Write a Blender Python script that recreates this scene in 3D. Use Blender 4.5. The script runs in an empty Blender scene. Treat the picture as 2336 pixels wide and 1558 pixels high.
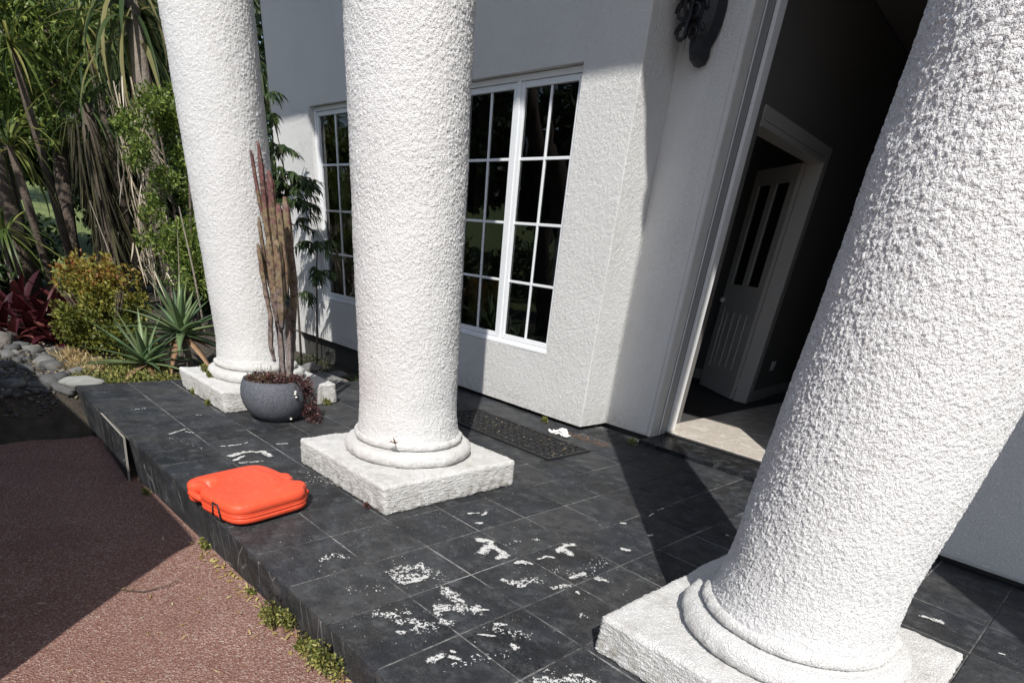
import bpy, bmesh, math, random
import numpy as np
from mathutils import Vector, Matrix
R = math.radians
random.seed(7); rng = np.random.default_rng(7)
scene = bpy.context.scene
COL = scene.collection

# ------------------------------------------------------------------ camera
cam_data = bpy.data.cameras.new("camera")
cam = bpy.data.objects.new("camera", cam_data); COL.objects.link(cam)
cam_data.sensor_fit = 'HORIZONTAL'; cam_data.sensor_width = 36.0
cam_data.lens = 36.0 * 1267.2 / 2336.0
cam_data.shift_x = 43.66 / 2336.0
cam_data.shift_y = 642.73 / 2336.0
cam_data.clip_start = 0.05; cam_data.clip_end = 2000.0
yaw, pitch, roll = R(-44.711), R(-33.961), R(-6.055)
fwd = Vector((math.sin(yaw)*math.cos(pitch), math.cos(yaw)*math.cos(pitch), math.sin(pitch)))
rt = fwd.cross(Vector((0, 0, 1))).normalized(); dn = fwd.cross(rt)
r2 = math.cos(roll)*rt + math.sin(roll)*dn
d2 = -math.sin(roll)*rt + math.cos(roll)*dn
m = Matrix.Identity(4)
for i in range(3):
    m[i][0] = r2[i]; m[i][1] = -d2[i]; m[i][2] = -fwd[i]
m.translation = Vector((2.349, -0.719, 1.095))
cam.matrix_world = m
scene.camera = cam

# ------------------------------------------------------------------ sky, sun, exposure
SUN_EL = R(48.0)
to_sun_h = Vector((0.70, -0.714, 0)).normalized()
world = bpy.data.worlds.new("World"); scene.world = world; world.use_nodes = True
wn = world.node_tree; bg = wn.nodes['Background']
sky = wn.nodes.new('ShaderNodeTexSky'); sky.sky_type = 'NISHITA'; sky.sun_disc = False
sky.sun_elevation = SUN_EL
sky.sun_rotation = math.atan2(to_sun_h.x, to_sun_h.y)
sky.air_density = 1.0; sky.dust_density = 1.2; sky.ozone_density = 1.0
wn.links.new(sky.outputs[0], bg.inputs[0]); bg.inputs[1].default_value = 0.108
sun_data = bpy.data.lights.new("sun", 'SUN'); sun = bpy.data.objects.new("sun", sun_data); COL.objects.link(sun)
sun_data.energy = 4.3; sun_data.angle = R(0.5); sun_data.color = (1.0, 0.965, 0.91)
to_sun = to_sun_h*math.cos(SUN_EL) + Vector((0, 0, math.sin(SUN_EL)))
sun.rotation_euler = to_sun.to_track_quat('Z', 'Y').to_euler(); sun.location = (6, -6, 9)
vs = scene.view_settings
vs.view_transform = 'Standard'; vs.look = 'None'; vs.gamma = 1.0; vs.exposure = 0.22; vs.use_curve_mapping = False
scene.cycles.max_bounces = 8; scene.cycles.transparent_max_bounces = 12

# ------------------------------------------------------------------ helpers
WL = {}
def tag(o, label=None, cat=None, group=None, kind=None):
    if label: o['label'] = label
    if cat: o['category'] = cat
    if group: o['group'] = group
    if kind: o['kind'] = kind
    return o
def empty(name, loc, label=None, cat=None, group=None):
    o = bpy.data.objects.new(name, None); COL.objects.link(o); o.location = loc
    o.empty_display_size = 0.1
    WL[o.name] = np.array(loc, float); return tag(o, label, cat, group)
def mk(name, V, F, mat, parent=None, smooth=False, origin=None, rnd=None):
    """mesh from world-space vertices; origin = parent's origin unless given"""
    V = np.asarray(V, float)
    po = WL[parent.name] if parent is not None else np.zeros(3)
    og = np.array(origin, float) if origin is not None else (po if parent is not None else np.array([V[:,0].mean(), V[:,1].mean(), V[:,2].min()]))
    me = bpy.data.meshes.new(name)
    V = V - og
    if isinstance(F, np.ndarray):
        n, k = F.shape
        me.vertices.add(len(V)); me.vertices.foreach_set('co', V.astype(np.float32).ravel())
        me.loops.add(n*k); me.loops.foreach_set('vertex_index', F.astype(np.int32).ravel())
        me.polygons.add(n); me.polygons.foreach_set('loop_start', np.arange(0, n*k, k, dtype=np.int32))
        me.update(calc_edges=True); me.validate()
    else:
        me.from_pydata([tuple(v) for v in V], [], F); me.update()
    if smooth: me.polygons.foreach_set('use_smooth', [True]*len(me.polygons))
    if mat is not None: me.materials.append(mat)
    if rnd is not None:
        a = me.attributes.new('rnd', 'FLOAT', 'POINT'); a.data.foreach_set('value', np.asarray(rnd, np.float32))
    o = bpy.data.objects.new(name, me); COL.objects.link(o)
    o.location = og - po
    if parent is not None: o.parent = parent
    WL[o.name] = og
    return o
class MB:
    """collects boxes, tubes, lathes into one mesh"""
    def __init__(s): s.V = []; s.F = []
    def add(s, V, F):
        b = len(s.V); s.V += [tuple(map(float, v)) for v in V]; s.F += [[i+b for i in f] for f in F]; return s
    def box(s, x0, x1, y0, y1, z0, z1, bev=0.0):
        bm = bmesh.new(); bmesh.ops.create_cube(bm, size=1.0)
        for v in bm.verts:
            v.co = Vector(((x0+x1)/2+v.co.x*(x1-x0), (y0+y1)/2+v.co.y*(y1-y0), (z0+z1)/2+v.co.z*(z1-z0)))
        if bev > 0: bmesh.ops.bevel(bm, geom=bm.edges[:], offset=bev, segments=2, profile=0.6, affect='EDGES')
        s.bm(bm); return s
    def bm(s, bm):
        bm.verts.index_update()
        s.add([v.co[:] for v in bm.verts], [[v.index for v in f.verts] for f in bm.faces]); bm.free()
    def tube(s, pts, rad, n=8, cap=True):
        pts = [Vector(q) for q in pts]; rad = rad if hasattr(rad, '__len__') else [rad]*len(pts)
        V = []; F = []; up = None
        for i, q in enumerate(pts):
            t = (pts[min(i+1, len(pts)-1)]-pts[max(i-1, 0)]).normalized()
            if up is None: up = t.orthogonal().normalized()
            u = (up - t*up.dot(t)); u = u.normalized() if u.length > 1e-6 else t.orthogonal().normalized()
            up = u; w = t.cross(u)
            for k in range(n):
                a = 2*math.pi*k/n; V.append(q + (u*math.cos(a)+w*math.sin(a))*rad[i])
        for i in range(len(pts)-1):
            for k in range(n): F.append([i*n+k, i*n+(k+1) % n, (i+1)*n+(k+1) % n, (i+1)*n+k])
        if cap: F += [list(range(n))[::-1], [(len(pts)-1)*n+k for k in range(n)]]
        s.add(V, F); return s
    def lathe(s, c, prof, n=48, closed=False):
        V = []; F = []
        for r, z in prof:
            for k in range(n):
                a = 2*math.pi*k/n; V.append((c[0]+r*math.cos(a), c[1]+r*math.sin(a), c[2]+z))
        m_ = len(prof)
        for i in range(m_-1 if not closed else m_):
            j = (i+1) % m_
            for k in range(n): F.append([i*n+k, i*n+(k+1) % n, j*n+(k+1) % n, j*n+k])
        if not closed: F += [list(range(n))[::-1], [(m_-1)*n+k for k in range(n)]]
        s.add(V, F); return s
    def make(s, name, mat, parent=None, smooth=False, origin=None):
        return mk(name, s.V, s.F, mat, parent, smooth, origin)

# vectorised gradient noise
_perm = np.random.default_rng(3).permutation(256).astype(np.int64); _perm = np.concatenate([_perm, _perm, _perm])
_g = np.random.default_rng(5).normal(size=(256, 3)); _g /= np.linalg.norm(_g, axis=1)[:, None]
def noise(P):
    P = np.asarray(P, float); i = np.floor(P).astype(np.int64); f = P-i; i &= 255
    u = f*f*f*(f*(f*6-15)+10); out = np.zeros(len(P))
    for dx in (0, 1):
        for dy in (0, 1):
            for dz in (0, 1):
                h = _perm[_perm[_perm[i[:,0]+dx]+i[:,1]+dy]+i[:,2]+dz]
                d = f-np.array([dx, dy, dz])
                w = (u[:,0] if dx else 1-u[:,0])*(u[:,1] if dy else 1-u[:,1])*(u[:,2] if dz else 1-u[:,2])
                out += w*(_g[h]*d).sum(1)
    return out*1.6
def sst(a, b, x): t = np.clip((x-a)/(b-a), 0, 1); return t*t*(3-2*t)
def stucco_h(P, amp=0.0030, size=0.0095):
    a = noise(P/size); a2 = noise(P/(size*1.25)+31.7); b = noise(P/(size*4)+17.3)
    pk = np.maximum(sst(0.0, 0.65, a+0.12*b), 0.9*sst(0.05, 0.7, a2+0.12*b))
    return amp*(pk-0.35) + amp*0.16*b

# ------------------------------------------------------------------ materials
def newmat(name):
    ma = bpy.data.materials.new(name); ma.use_nodes = True
    nt = ma.node_tree; return ma, nt, nt.nodes['Principled BSDF']
class NT:
    def __init__(s, nt): s.nt = nt
    def n(s, t, **kw):
        nd = s.nt.nodes.new('ShaderNode'+t)
        for k, v in kw.items():
            if k in nd.inputs: 
                if hasattr(v, 'is_output'): s.nt.links.new(v, nd.inputs[k])
                else: nd.inputs[k].default_value = v
            else: setattr(nd, k, v)
        return nd
    def l(s, a, b): s.nt.links.new(a, b)
    def pos(s): return s.n('NewGeometry').outputs['Position']
    def noise(s, scale, vec=None, detail=4, rough=0.55, dist=0.0):
        nd = s.n('TexNoise', Scale=scale, Detail=detail, Roughness=rough, Distortion=dist)
        s.l(vec if vec is not None else s.pos(), nd.inputs['Vector']); return nd.outputs['Fac']
    def ramp(s, fac, stops, interp='LINEAR'):
        nd = s.n('ValToRGB'); cr = nd.color_ramp; cr.interpolation = interp
        while len(cr.elements) < len(stops): cr.elements.new(0.5)
        for e, (p_, c) in zip(cr.elements, stops):
            e.position = p_; e.color = (c[0], c[1], c[2], 1) if hasattr(c, '__len__') else (c, c, c, 1)
        s.l(fac, nd.inputs['Fac']); return nd.outputs['Color']
    def mix(s, fac, a, b, mode='MIX'):
        nd = s.n('Mix', data_type='RGBA', blend_type=mode)
        for v, i in ((fac, 0), (a, 6), (b, 7)):
            if hasattr(v, 'is_output'): s.l(v, nd.inputs[i])
            else: nd.inputs[i].default_value = v if i == 0 else ((*v, 1) if len(v) == 3 else v)
        return nd.outputs[2]
    def math(s, op, a, b=0.0, clamp=False):
        nd = s.n('Math', operation=op); nd.use_clamp = clamp
        for v, i in ((a, 0), (b, 1)):
            if hasattr(v, 'is_output'): s.l(v, nd.inputs[i])
            else: nd.inputs[i].default_value = v
        return nd.outputs[0]
    def bump(s, h, dist=0.01, strength=1.0, normal=None):
        nd = s.n('Bump', Strength=strength, Distance=dist); s.l(h, nd.inputs['Height'])
        if normal is not None: s.l(normal, nd.inputs['Normal'])
        return nd.outputs['Normal']

def mat_stucco(name, base=(0.80, 0.80, 0.79), dirt=0.12, lump=0.0, grain=0.0, splash=0.0, grime=(0.42, 0.40, 0.36), rough=0.85):
    ma, nt, b = newmat(name); g = NT(nt)
    n1 = g.noise(2.2, detail=6); n2 = g.noise(26, detail=5, rough=0.65)
    f = g.math('MULTIPLY', g.ramp(n1, [(0.42, 0.0), (0.72, 1.0)]), g.ramp(n2, [(0.35, 0.2), (0.7, 1.0)]))
    f = g.math('MULTIPLY', f, dirt, True)
    c = g.mix(f, base, grime)
    if splash > 0:   # rain-splashed dirt and algae at the foot
        sz = g.n('SeparateXYZ'); g.l(g.pos(), sz.inputs[0])
        up_ = g.ramp(g.math('ADD', sz.outputs[2], g.math('MULTIPLY', g.math('SUBTRACT', g.noise(14, detail=6, rough=0.7), 0.5), 0.35)), [(0.0, 1.0), (0.16, 0.0)])
        c = g.mix(g.math('MULTIPLY', up_, g.math('MULTIPLY', g.ramp(n2, [(0.42, 0.0), (0.66, 1.0)]), splash)), c, (0.30, 0.275, 0.22))
    g.l(c, b.inputs['Base Color']); b.inputs['Roughness'].default_value = rough
    b.inputs['Specular IOR Level'].default_value = 0.3
    h = g.noise(420, detail=3, rough=0.6)
    if lump > 0:
        big = g.ramp(g.noise(190, detail=3, rough=0.55), [(0.42, 0.0), (0.62, 1.0)])
        n0 = g.bump(big, dist=lump, strength=1.0)
        nn = g.bump(h, dist=0.0012, strength=0.7, normal=n0)
    elif grain > 0:
        gr = g.ramp(g.noise(240, detail=2.5, rough=0.6), [(0.40, 0.0), (0.62, 1.0)])
        nn = g.bump(gr, dist=grain, strength=1.0)
    else: nn = g.bump(h, dist=0.0012, strength=0.7)
    g.l(nn, b.inputs['Normal']); return ma
def mat_plain(name, col, rough=0.6, var=0.12, scale=8.0, bump=0.0, bscale=150, metallic=0.0, spec=0.5):
    ma, nt, b = newmat(name); g = NT(nt)
    c = g.mix(g.noise(scale, detail=5), tuple(x*(1-var) for x in col), tuple(min(1, x*(1+var)) for x in col))
    g.l(c, b.inputs['Base Color']); b.inputs['Roughness'].default_value = rough
    b.inputs['Metallic'].default_value = metallic; b.inputs['Specular IOR Level'].default_value = spec
    if bump > 0: g.l(g.bump(g.noise(bscale, detail=4), dist=bump), b.inputs['Normal'])
    return ma
def mat_leaf(name, stops, trans=0.3, rough=0.45, obj_random=False, along=None, spec=0.4):
    ma, nt, b = newmat(name); g = NT(nt)
    if obj_random: r = g.n('ObjectInfo').outputs['Random']
    else: r = g.n('Attribute', attribute_name='rnd').outputs['Fac']
    r = g.math('ADD', g.math('MULTIPLY', r, 0.8), g.math('MULTIPLY', g.noise(14, detail=3), 0.25))
    c = g.ramp(r, stops); g.l(c, b.inputs['Base Color'])
    b.inputs['Roughness'].default_value = rough; b.inputs['Specular IOR Level'].default_value = spec
    tr = g.n('BsdfTranslucent'); g.l(g.mix(0.35, c, (0.5, 0.6, 0.05), 'MULTIPLY') if False else c, tr.inputs['Color'])
    mx = g.n('MixShader'); mx.inputs[0].default_value = trans
    g.l(b.outputs[0], mx.inputs[1]); g.l(tr.outputs[0], mx.inputs[2])
    g.l(mx.outputs[0], nt.nodes['Material Output'].inputs['Surface']); return ma
def mat_slate(name, lo=0.017, hi=0.060, rough=0.55, streak=0.0, tint=0.35):
    ma, nt, b = newmat(name); g = NT(nt)
    oi = g.n('ObjectInfo').outputs['Random']
    n1 = g.noise(6, detail=6, rough=0.6); n2 = g.noise(55, detail=5, rough=0.65)
    mp = g.n('Mapping'); mp.inputs['Scale'].default_value = (1.0, 3.2, 1.0); g.l(g.pos(), mp.inputs['Vector'])
    n3 = g.noise(26, vec=mp.outputs[0], detail=6, rough=0.7, dist=1.2)
    v = g.math('ADD', g.math('MULTIPLY', n1, 0.4), g.math('ADD', g.math('MULTIPLY', n2, 0.3), g.math('MULTIPLY', n3, 0.4)))
    v = g.math('ADD', v, g.math('MULTIPLY', g.math('SUBTRACT', oi, 0.5), 0.22))
    c = g.ramp(v, [(0.40, (lo*0.8, lo*0.84, lo*0.92)), (0.54, ((lo+hi)/2*0.76, (lo+hi)/2*0.80, (lo+hi)/2*0.86)), (0.70, (hi, hi*1.02, hi*1.04))])
    warm = g.mix(g.math('MULTIPLY', g.ramp(g.noise(1.7, detail=3), [(0.47, 0.0), (0.68, 1.0)]), tint), c, (0.070, 0.064, 0.058))
    warm = g.mix(g.math('MULTIPLY', g.ramp(g.noise(3.1, detail=4), [(0.50, 0.0), (0.62, 1.0)]), 0.45), warm, (0.030, 0.036, 0.048))
    warm = g.mix(g.math('MULTIPLY', g.ramp(g.noise(13, detail=6, rough=0.7), [(0.50, 0.0), (0.66, 1.0)]), 0.75), warm, (0.085, 0.090, 0.095))
    warm = g.mix(g.math('MULTIPLY', g.ramp(g.noise(7.5, detail=6, rough=0.7), [(0.48, 0.0), (0.60, 1.0)]), 0.55), warm, (0.018, 0.020, 0.024))
    # pale dusty speckle and scuffs
    sp = g.ramp(g.noise(150, detail=3, rough=0.7), [(0.60, 0.0), (0.68, 1.0)])
    spm = g.math('MULTIPLY', sp, g.ramp(g.noise(5.5, detail=4), [(0.43, 0.0), (0.60, 0.75)]))
    c2 = g.mix(spm, warm, (0.24, 0.245, 0.25))
    if streak > 0:
        mv = g.n('Mapping'); mv.inputs['Scale'].default_value = (1.0, 1.0, 0.35); g.l(g.pos(), mv.inputs['Vector'])
        vo = g.n('TexVoronoi', feature='DISTANCE_TO_EDGE', Scale=9.0); g.l(mv.outputs[0], vo.inputs['Vector'])
        ln = g.ramp(vo.outputs['Distance'], [(0.0, 1.0), (0.022, 0.0)])
        ln = g.math('MULTIPLY', ln, g.ramp(g.noise(4.0), [(0.45, 0.0), (0.6, streak)]))
        c2 = g.mix(ln, c2, (0.42, 0.41, 0.40))
    g.l(c2, b.inputs['Base Color'])
    g.l(g.ramp(n2, [(0.3, rough-0.14), (0.7, rough+0.16)]), b.inputs['Roughness'])
    b.inputs['Specular IOR Level'].default_value = 0.22
    nb = g.bump(n3, dist=0.004, strength=0.6); nb = g.bump(n2, dist=0.002, strength=0.6, normal=nb)
    g.l(nb, b.inputs['Normal']); return ma

M = {}
M['column'] = mat_stucco('column_stucco', (0.80, 0.80, 0.795), 0.16, grain=0.0022, splash=0.5)
M['plinth'] = mat_stucco('plinth_paint', (0.77, 0.765, 0.75), 0.75, lump=0.0028, splash=0.9)
M['wall'] = mat_stucco('wall_stucco', (0.80, 0.80, 0.79), 0.16, grain=0.0024, splash=0.5)
M['wall_far'] = mat_stucco('wall_stucco_fine', (0.77, 0.77, 0.76), 0.12, lump=0.003)
M['smooth_white'] = mat_plain('white_joinery', (0.82, 0.83, 0.84), 0.35, 0.03)
M['alu'] = mat_plain('grey_joinery', (0.34, 0.35, 0.36), 0.45, 0.05)
M['upvc'] = mat_plain('window_white', (0.80, 0.82, 0.84), 0.3, 0.03)
M['seal'] = mat_plain('black_seal', (0.012, 0.012, 0.013), 0.5, 0.1)
M['found'] = mat_plain('foundation_dark', (0.045, 0.045, 0.042), 0.9, 0.4, 5, 0.004, 60)
M['slate'] = mat_slate('slate_tile')
M['slate_riser'] = mat_slate('slate_riser', 0.016, 0.05, 0.6, streak=0.55)
M['slate_sill'] = mat_slate('slate_sill', 0.008, 0.022, 0.33, tint=0.0)
M['slate_side'] = mat_plain('slate_broken_edge', (0.30, 0.28, 0.25), 0.8, 0.2, 30, 0.002)
ma, nt, b = newmat('grout'); g = NT(nt)
gf = g.math('ADD', g.math('MULTIPLY', g.noise(2.6, detail=4), 0.6), g.math('MULTIPLY', g.noise(34, detail=5, rough=0.7), 0.4))
g.l(g.ramp(gf, [(0.42, (0.03, 0.03, 0.031)), (0.50, (0.12, 0.12, 0.118)), (0.60, (0.30, 0.295, 0.285))]), b.inputs['Base Color']); b.inputs['Roughness'].default_value = 0.95
M['grout'] = ma
ma, nt, b = newmat('old_white_paint'); g = NT(nt)
r0 = g.n('Attribute', attribute_name='rnd').outputs['Fac']
g.l(g.ramp(g.math('ADD', r0, g.math('MULTIPLY', g.math('SUBTRACT', g.noise(160, detail=4, rough=0.7), 0.5), 0.5)), [(0.05, (0.045, 0.047, 0.05)), (0.3, (0.12, 0.122, 0.125)), (0.62, (0.50, 0.50, 0.49)), (0.85, (0.74, 0.74, 0.72))]), b.inputs['Base Color']); b.inputs['Roughness'].default_value = 0.85
M['flake'] = ma
M['black_iron'] = mat_plain('black_iron', (0.010, 0.011, 0.016), 0.42, 0.3, 30, 0.003, 120)
M['rubber'] = mat_plain('black_rubber', (0.016, 0.016, 0.017), 0.62, 0.3, 20, 0.001, 200)

# ------------------------------------------------------------------ ground, driveway
def drive_z(x): return -0.2 + 0.05*np.clip(x, -2.6, 4.0)
def ground_z(x, y):
    x = np.asarray(x, float); y = np.asarray(y, float)
    low = drive_z(x) - 0.03
    gar = -0.055 + 0.03*noise(np.stack([x*0.9, y*0.9, x*0+3.3], -1)) + 0.05*sst(-3.6, -6.0, x)
    bed = -0.23 + 0.02*noise(np.stack([x*5, y*5, x*0], -1))
    t = sst(-2.66, -2.98, x + 0.12*noise(np.stack([y*2, x*0+9.1, x*0], -1)))
    t = t * sst(-1.6, -0.75, y)
    z = low*(1-t) + gar*t
    tb = sst(1.88, 1.98, y)*sst(-5.6, -5.2, x)
    z = z*(1-tb) + bed*tb
    hill = 0.075*np.maximum(0, -x-13.0) + 0.0004*np.maximum(0, -x-13.0)**2
    hill = np.minimum(hill, 9.0)
    return z + hill*sst(-13, -20, x)
xs = np.concatenate([np.linspace(-160, -16, 25)[:-1], np.linspace(-16, -6, 26)[:-1], np.linspace(-6, -2.2, 96)[:-1], np.linspace(-2.2, 6, 30)[:-1], np.linspace(6, 120, 16)])
ys = np.concatenate([np.linspace(-120, -4, 18)[:-1], np.linspace(-4, 3.0, 120)[:-1], np.linspace(3.0, 12, 18)[:-1], np.linspace(12, 120, 14)])
XX, YY = np.meshgrid(xs, ys, indexing='ij')
ZZ = ground_z(XX.ravel(), YY.ravel())
def gridfaces(n, k):
    i = np.arange(n-1)[:, None]*k + np.arange(k-1)[None, :]
    i = i.ravel(); return np.stack([i, i+k, i+k+1, i+1], 1)
ma, nt, b = newmat('garden_ground'); g = NT(nt)
soil = g.ramp(g.noise(9, detail=8, rough=0.7), [(0.3, (0.030, 0.024, 0.018)), (0.6, (0.085, 0.072, 0.055)), (0.8, (0.17, 0.155, 0.13))])
grass = g.ramp(g.noise(1.4, detail=8, rough=0.7), [(0.3, (0.09, 0.13, 0.035)), (0.7, (0.20, 0.24, 0.08))])
sx = g.n('SeparateXYZ'); g.l(g.pos(), sx.inputs[0])
far = g.ramp(g.math('ADD', g.math('MULTIPLY', sx.outputs[0], -0.05), g.math('MULTIPLY', g.noise(0.6), 0.2)), [(0.55, 0.0), (0.7, 1.0)])
g.l(g.mix(far, soil, grass), b.inputs['Base Color']); b.inputs['Roughness'].default_value = 0.95
g.l(g.bump(g.noise(60, detail=6, rough=0.7), dist=0.02), b.inputs['Normal'])
M['ground'] = ma
ground = mk('ground', np.stack([XX.ravel(), YY.ravel(), ZZ], 1), gridfaces(len(xs), len(ys)), M['ground'], smooth=True, origin=(0, 0, 0))
tag(ground, kind='structure')

ma, nt, b = newmat('red_chip_seal'); g = NT(nt)
vo = g.n('TexVoronoi', Scale=165.0); g.l(g.pos(), vo.inputs['Vector'])
sep = g.n('SeparateColor'); g.l(vo.outputs['Color'], sep.inputs[0])
chip = g.ramp(sep.outputs[0], [(0.0, (0.22, 0.09, 0.062)), (0.45, (0.40, 0.21, 0.16)), (0.75, (0.52, 0.32, 0.26)), (0.97, (0.72, 0.58, 0.50))])
n1 = g.noise(2.2, detail=8, rough=0.65); n2 = g.noise(230, detail=3, rough=0.7)
c = g.mix(g.ramp(n1, [(0.35, 0.55), (0.7, 0.0)]), chip, (0.25, 0.125, 0.095))
c = g.mix(g.ramp(n2, [(0.35, 0.6), (0.6, 0.0)]), c, (0.10, 0.045, 0.036))
g.l(c, b.inputs['Base Color']); b.inputs['Roughness'].default_value = 0.9
nb = g.bump(vo.outputs['Distance'], dist=0.008, strength=0.9); nb = g.bump(n2, dist=0.004, strength=0.7, normal=nb)
g.l(nb, b.inputs['Normal']); M['drive'] = ma
dxs = np.concatenate([np.linspace(-2.78, 1.9, 95), np.linspace(2.0, 9, 15)]); dys = np.concatenate([np.linspace(-14, -2, 14)[:-1], np.linspace(-2, -0.012, 50)])
DX, DY = np.meshgrid(dxs, dys, indexing='ij'); DX = DX.ravel().copy(); DY = DY.ravel()
e = DX < -2.6; DX[e] += 0.10*noise(np.stack([DY[e]*2, DY[e]*0+9.1, DY[e]*0], -1))
DZ = drive_z(DX) + 0.004*noise(np.stack([DX*6, DY*6, DX*0], -1)) + 0.012*noise(np.stack([DX*1.3, DY*1.3, DX*0+4], -1))
drv = mk('driveway', np.stack([DX, DY, DZ], 1), gridfaces(len(dxs), len(dys)), M['drive'], smooth=True, origin=(0, 0, 0)); tag(drv, kind='structure')

# ------------------------------------------------------------------ porch
def prism(poly, z0, z1):
    n = len(poly); V = [(x, y, z0) for x, y in poly]+[(x, y, z1) for x, y in poly]
    F = [list(range(n))[::-1], list(range(n, 2*n))]+[[i, (i+1) % n, n+(i+1) % n, n+i] for i in range(n)]
    return V, F
V, F = prism([(-2.81, -0.02), (5.6, -0.02), (5.6, 3.02), (-2.35, 3.02), (-2.35, 1.93), (-2.81, 1.93)], -0.62, -0.0032)
porch = mk('porch_floor', V, F, M['grout'], origin=(0, 0, 0)); tag(porch, kind='structure')
tile_cache = {}
def tile_mesh(w, h):
    k = (round(w, 3), round(h, 3))
    if k not in tile_cache:
        a, b_ = w/2, h/2; c = 0.0028
        V = [(-a, -b_, -0.010), (a, -b_, -0.010), (a, b_, -0.010), (-a, b_, -0.010), (-a, -b_, -0.0022), (a, -b_, -0.0022), (a, b_, -0.0022), (-a, b_, -0.0022),
             (-a+c, -b_+c, 0), (a-c, -b_+c, 0), (a-c, b_-c, 0), (-a+c, b_-c, 0)]
        F = [[0, 1, 5, 4], [1, 2, 6, 5], [2, 3, 7, 6], [3, 0, 4, 7], [4, 5, 9, 8], [5, 6, 10, 9], [6, 7, 11, 10], [7, 4, 8, 11], [8, 9, 10, 11]]
        me = bpy.data.meshes.new('floor_tile'); me.from_pydata(V, [], F); me.materials.append(M['slate']); tile_cache[k] = me
    return tile_cache[k]
TX, TY = 0.2968, 0.30
yl = [-0.037]+[TY*i for i in range(1, 10)]+[2.93]
xl = [-2.83]+[TX*j for j in range(-9, 13)]
GAP = 0.0062
for i in range(len(yl)-1):
    for j in range(len(xl)-1):
        x0, x1, y0, y1 = xl[j], xl[j+1], yl[i], yl[i+1]
        if x0 < -2.4 and y1 > 2.0: continue
        w, h = x1-x0-GAP, y1-y0-GAP
        o = bpy.data.objects.new('floor_tile', tile_mesh(w, h)); COL.objects.link(o); o.parent = porch
        o.location = ((x0+x1)/2+random.uniform(-.0008, .0008), (y0+y1)/2+random.uniform(-.0008, .0008), random.uniform(-0.0012, 0.0008))
        o.rotation_euler = (random.uniform(-.002, .002), random.uniform(-.002, .002), random.uniform(-.002, .002))
# riser tiles down the front of the step
for j in range(len(xl)-1):
    x0, x1 = xl[j], xl[j+1]
    zb = float(drive_z((x0+x1)/2))-0.01
    loose = -2.72 < x0 < -1.4
    mb = MB()
    if not loose:
        mb.box(x0+0.003, x1-0.003, -0.0335, -0.0205, zb, -0.0125, 0.002)
        mb.make('riser_tile', M['slate_riser'], porch)
# pieces that have come away and lean out
def leaning(xa, xb, out_a, out_b, zta, ztb, zba, zbb, label=None):
    th = 0.012
    V = [(xa, -0.036-out_a*0.4, zta), (xb, -0.036-out_b*0.4, ztb), (xb, -0.036-out_b, zbb), (xa, -0.036-out_a, zba)]
    V += [(x, y+th, z) for x, y, z in V]
    F = [[0, 3, 2, 1], [4, 5, 6, 7], [0, 1, 5, 4], [3, 7, 6, 2], [0, 4, 7, 3], [1, 2, 6, 5]]
    o = mk('riser_tile', V, F, M['slate_riser'], porch); o.data.materials.append(M['slate_side']); 
    if label: o['label'] = label; o.data.polygons[5].material_index = 1; o.data.polygons[2].material_index = 1
    return o
leaning(-2.668, -2.385, 0.004, 0.012, -0.013, -0.013, -0.24, -0.25)
leaning(-2.38, -2.085, 0.012, 0.030, -0.013, -0.014, -0.25, -0.25)
leaning(-2.080, -1.50, 0.030, 0.058, -0.014, -0.016, -0.240, -0.275, 'cracked riser tile hanging away from the step with a pale broken edge')
leaning(-1.47, -1.19, 0.004, 0.002, -0.014, -0.014, -0.27, -0.265)
# front nosing cracks / white efflorescence is in the riser material

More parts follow.
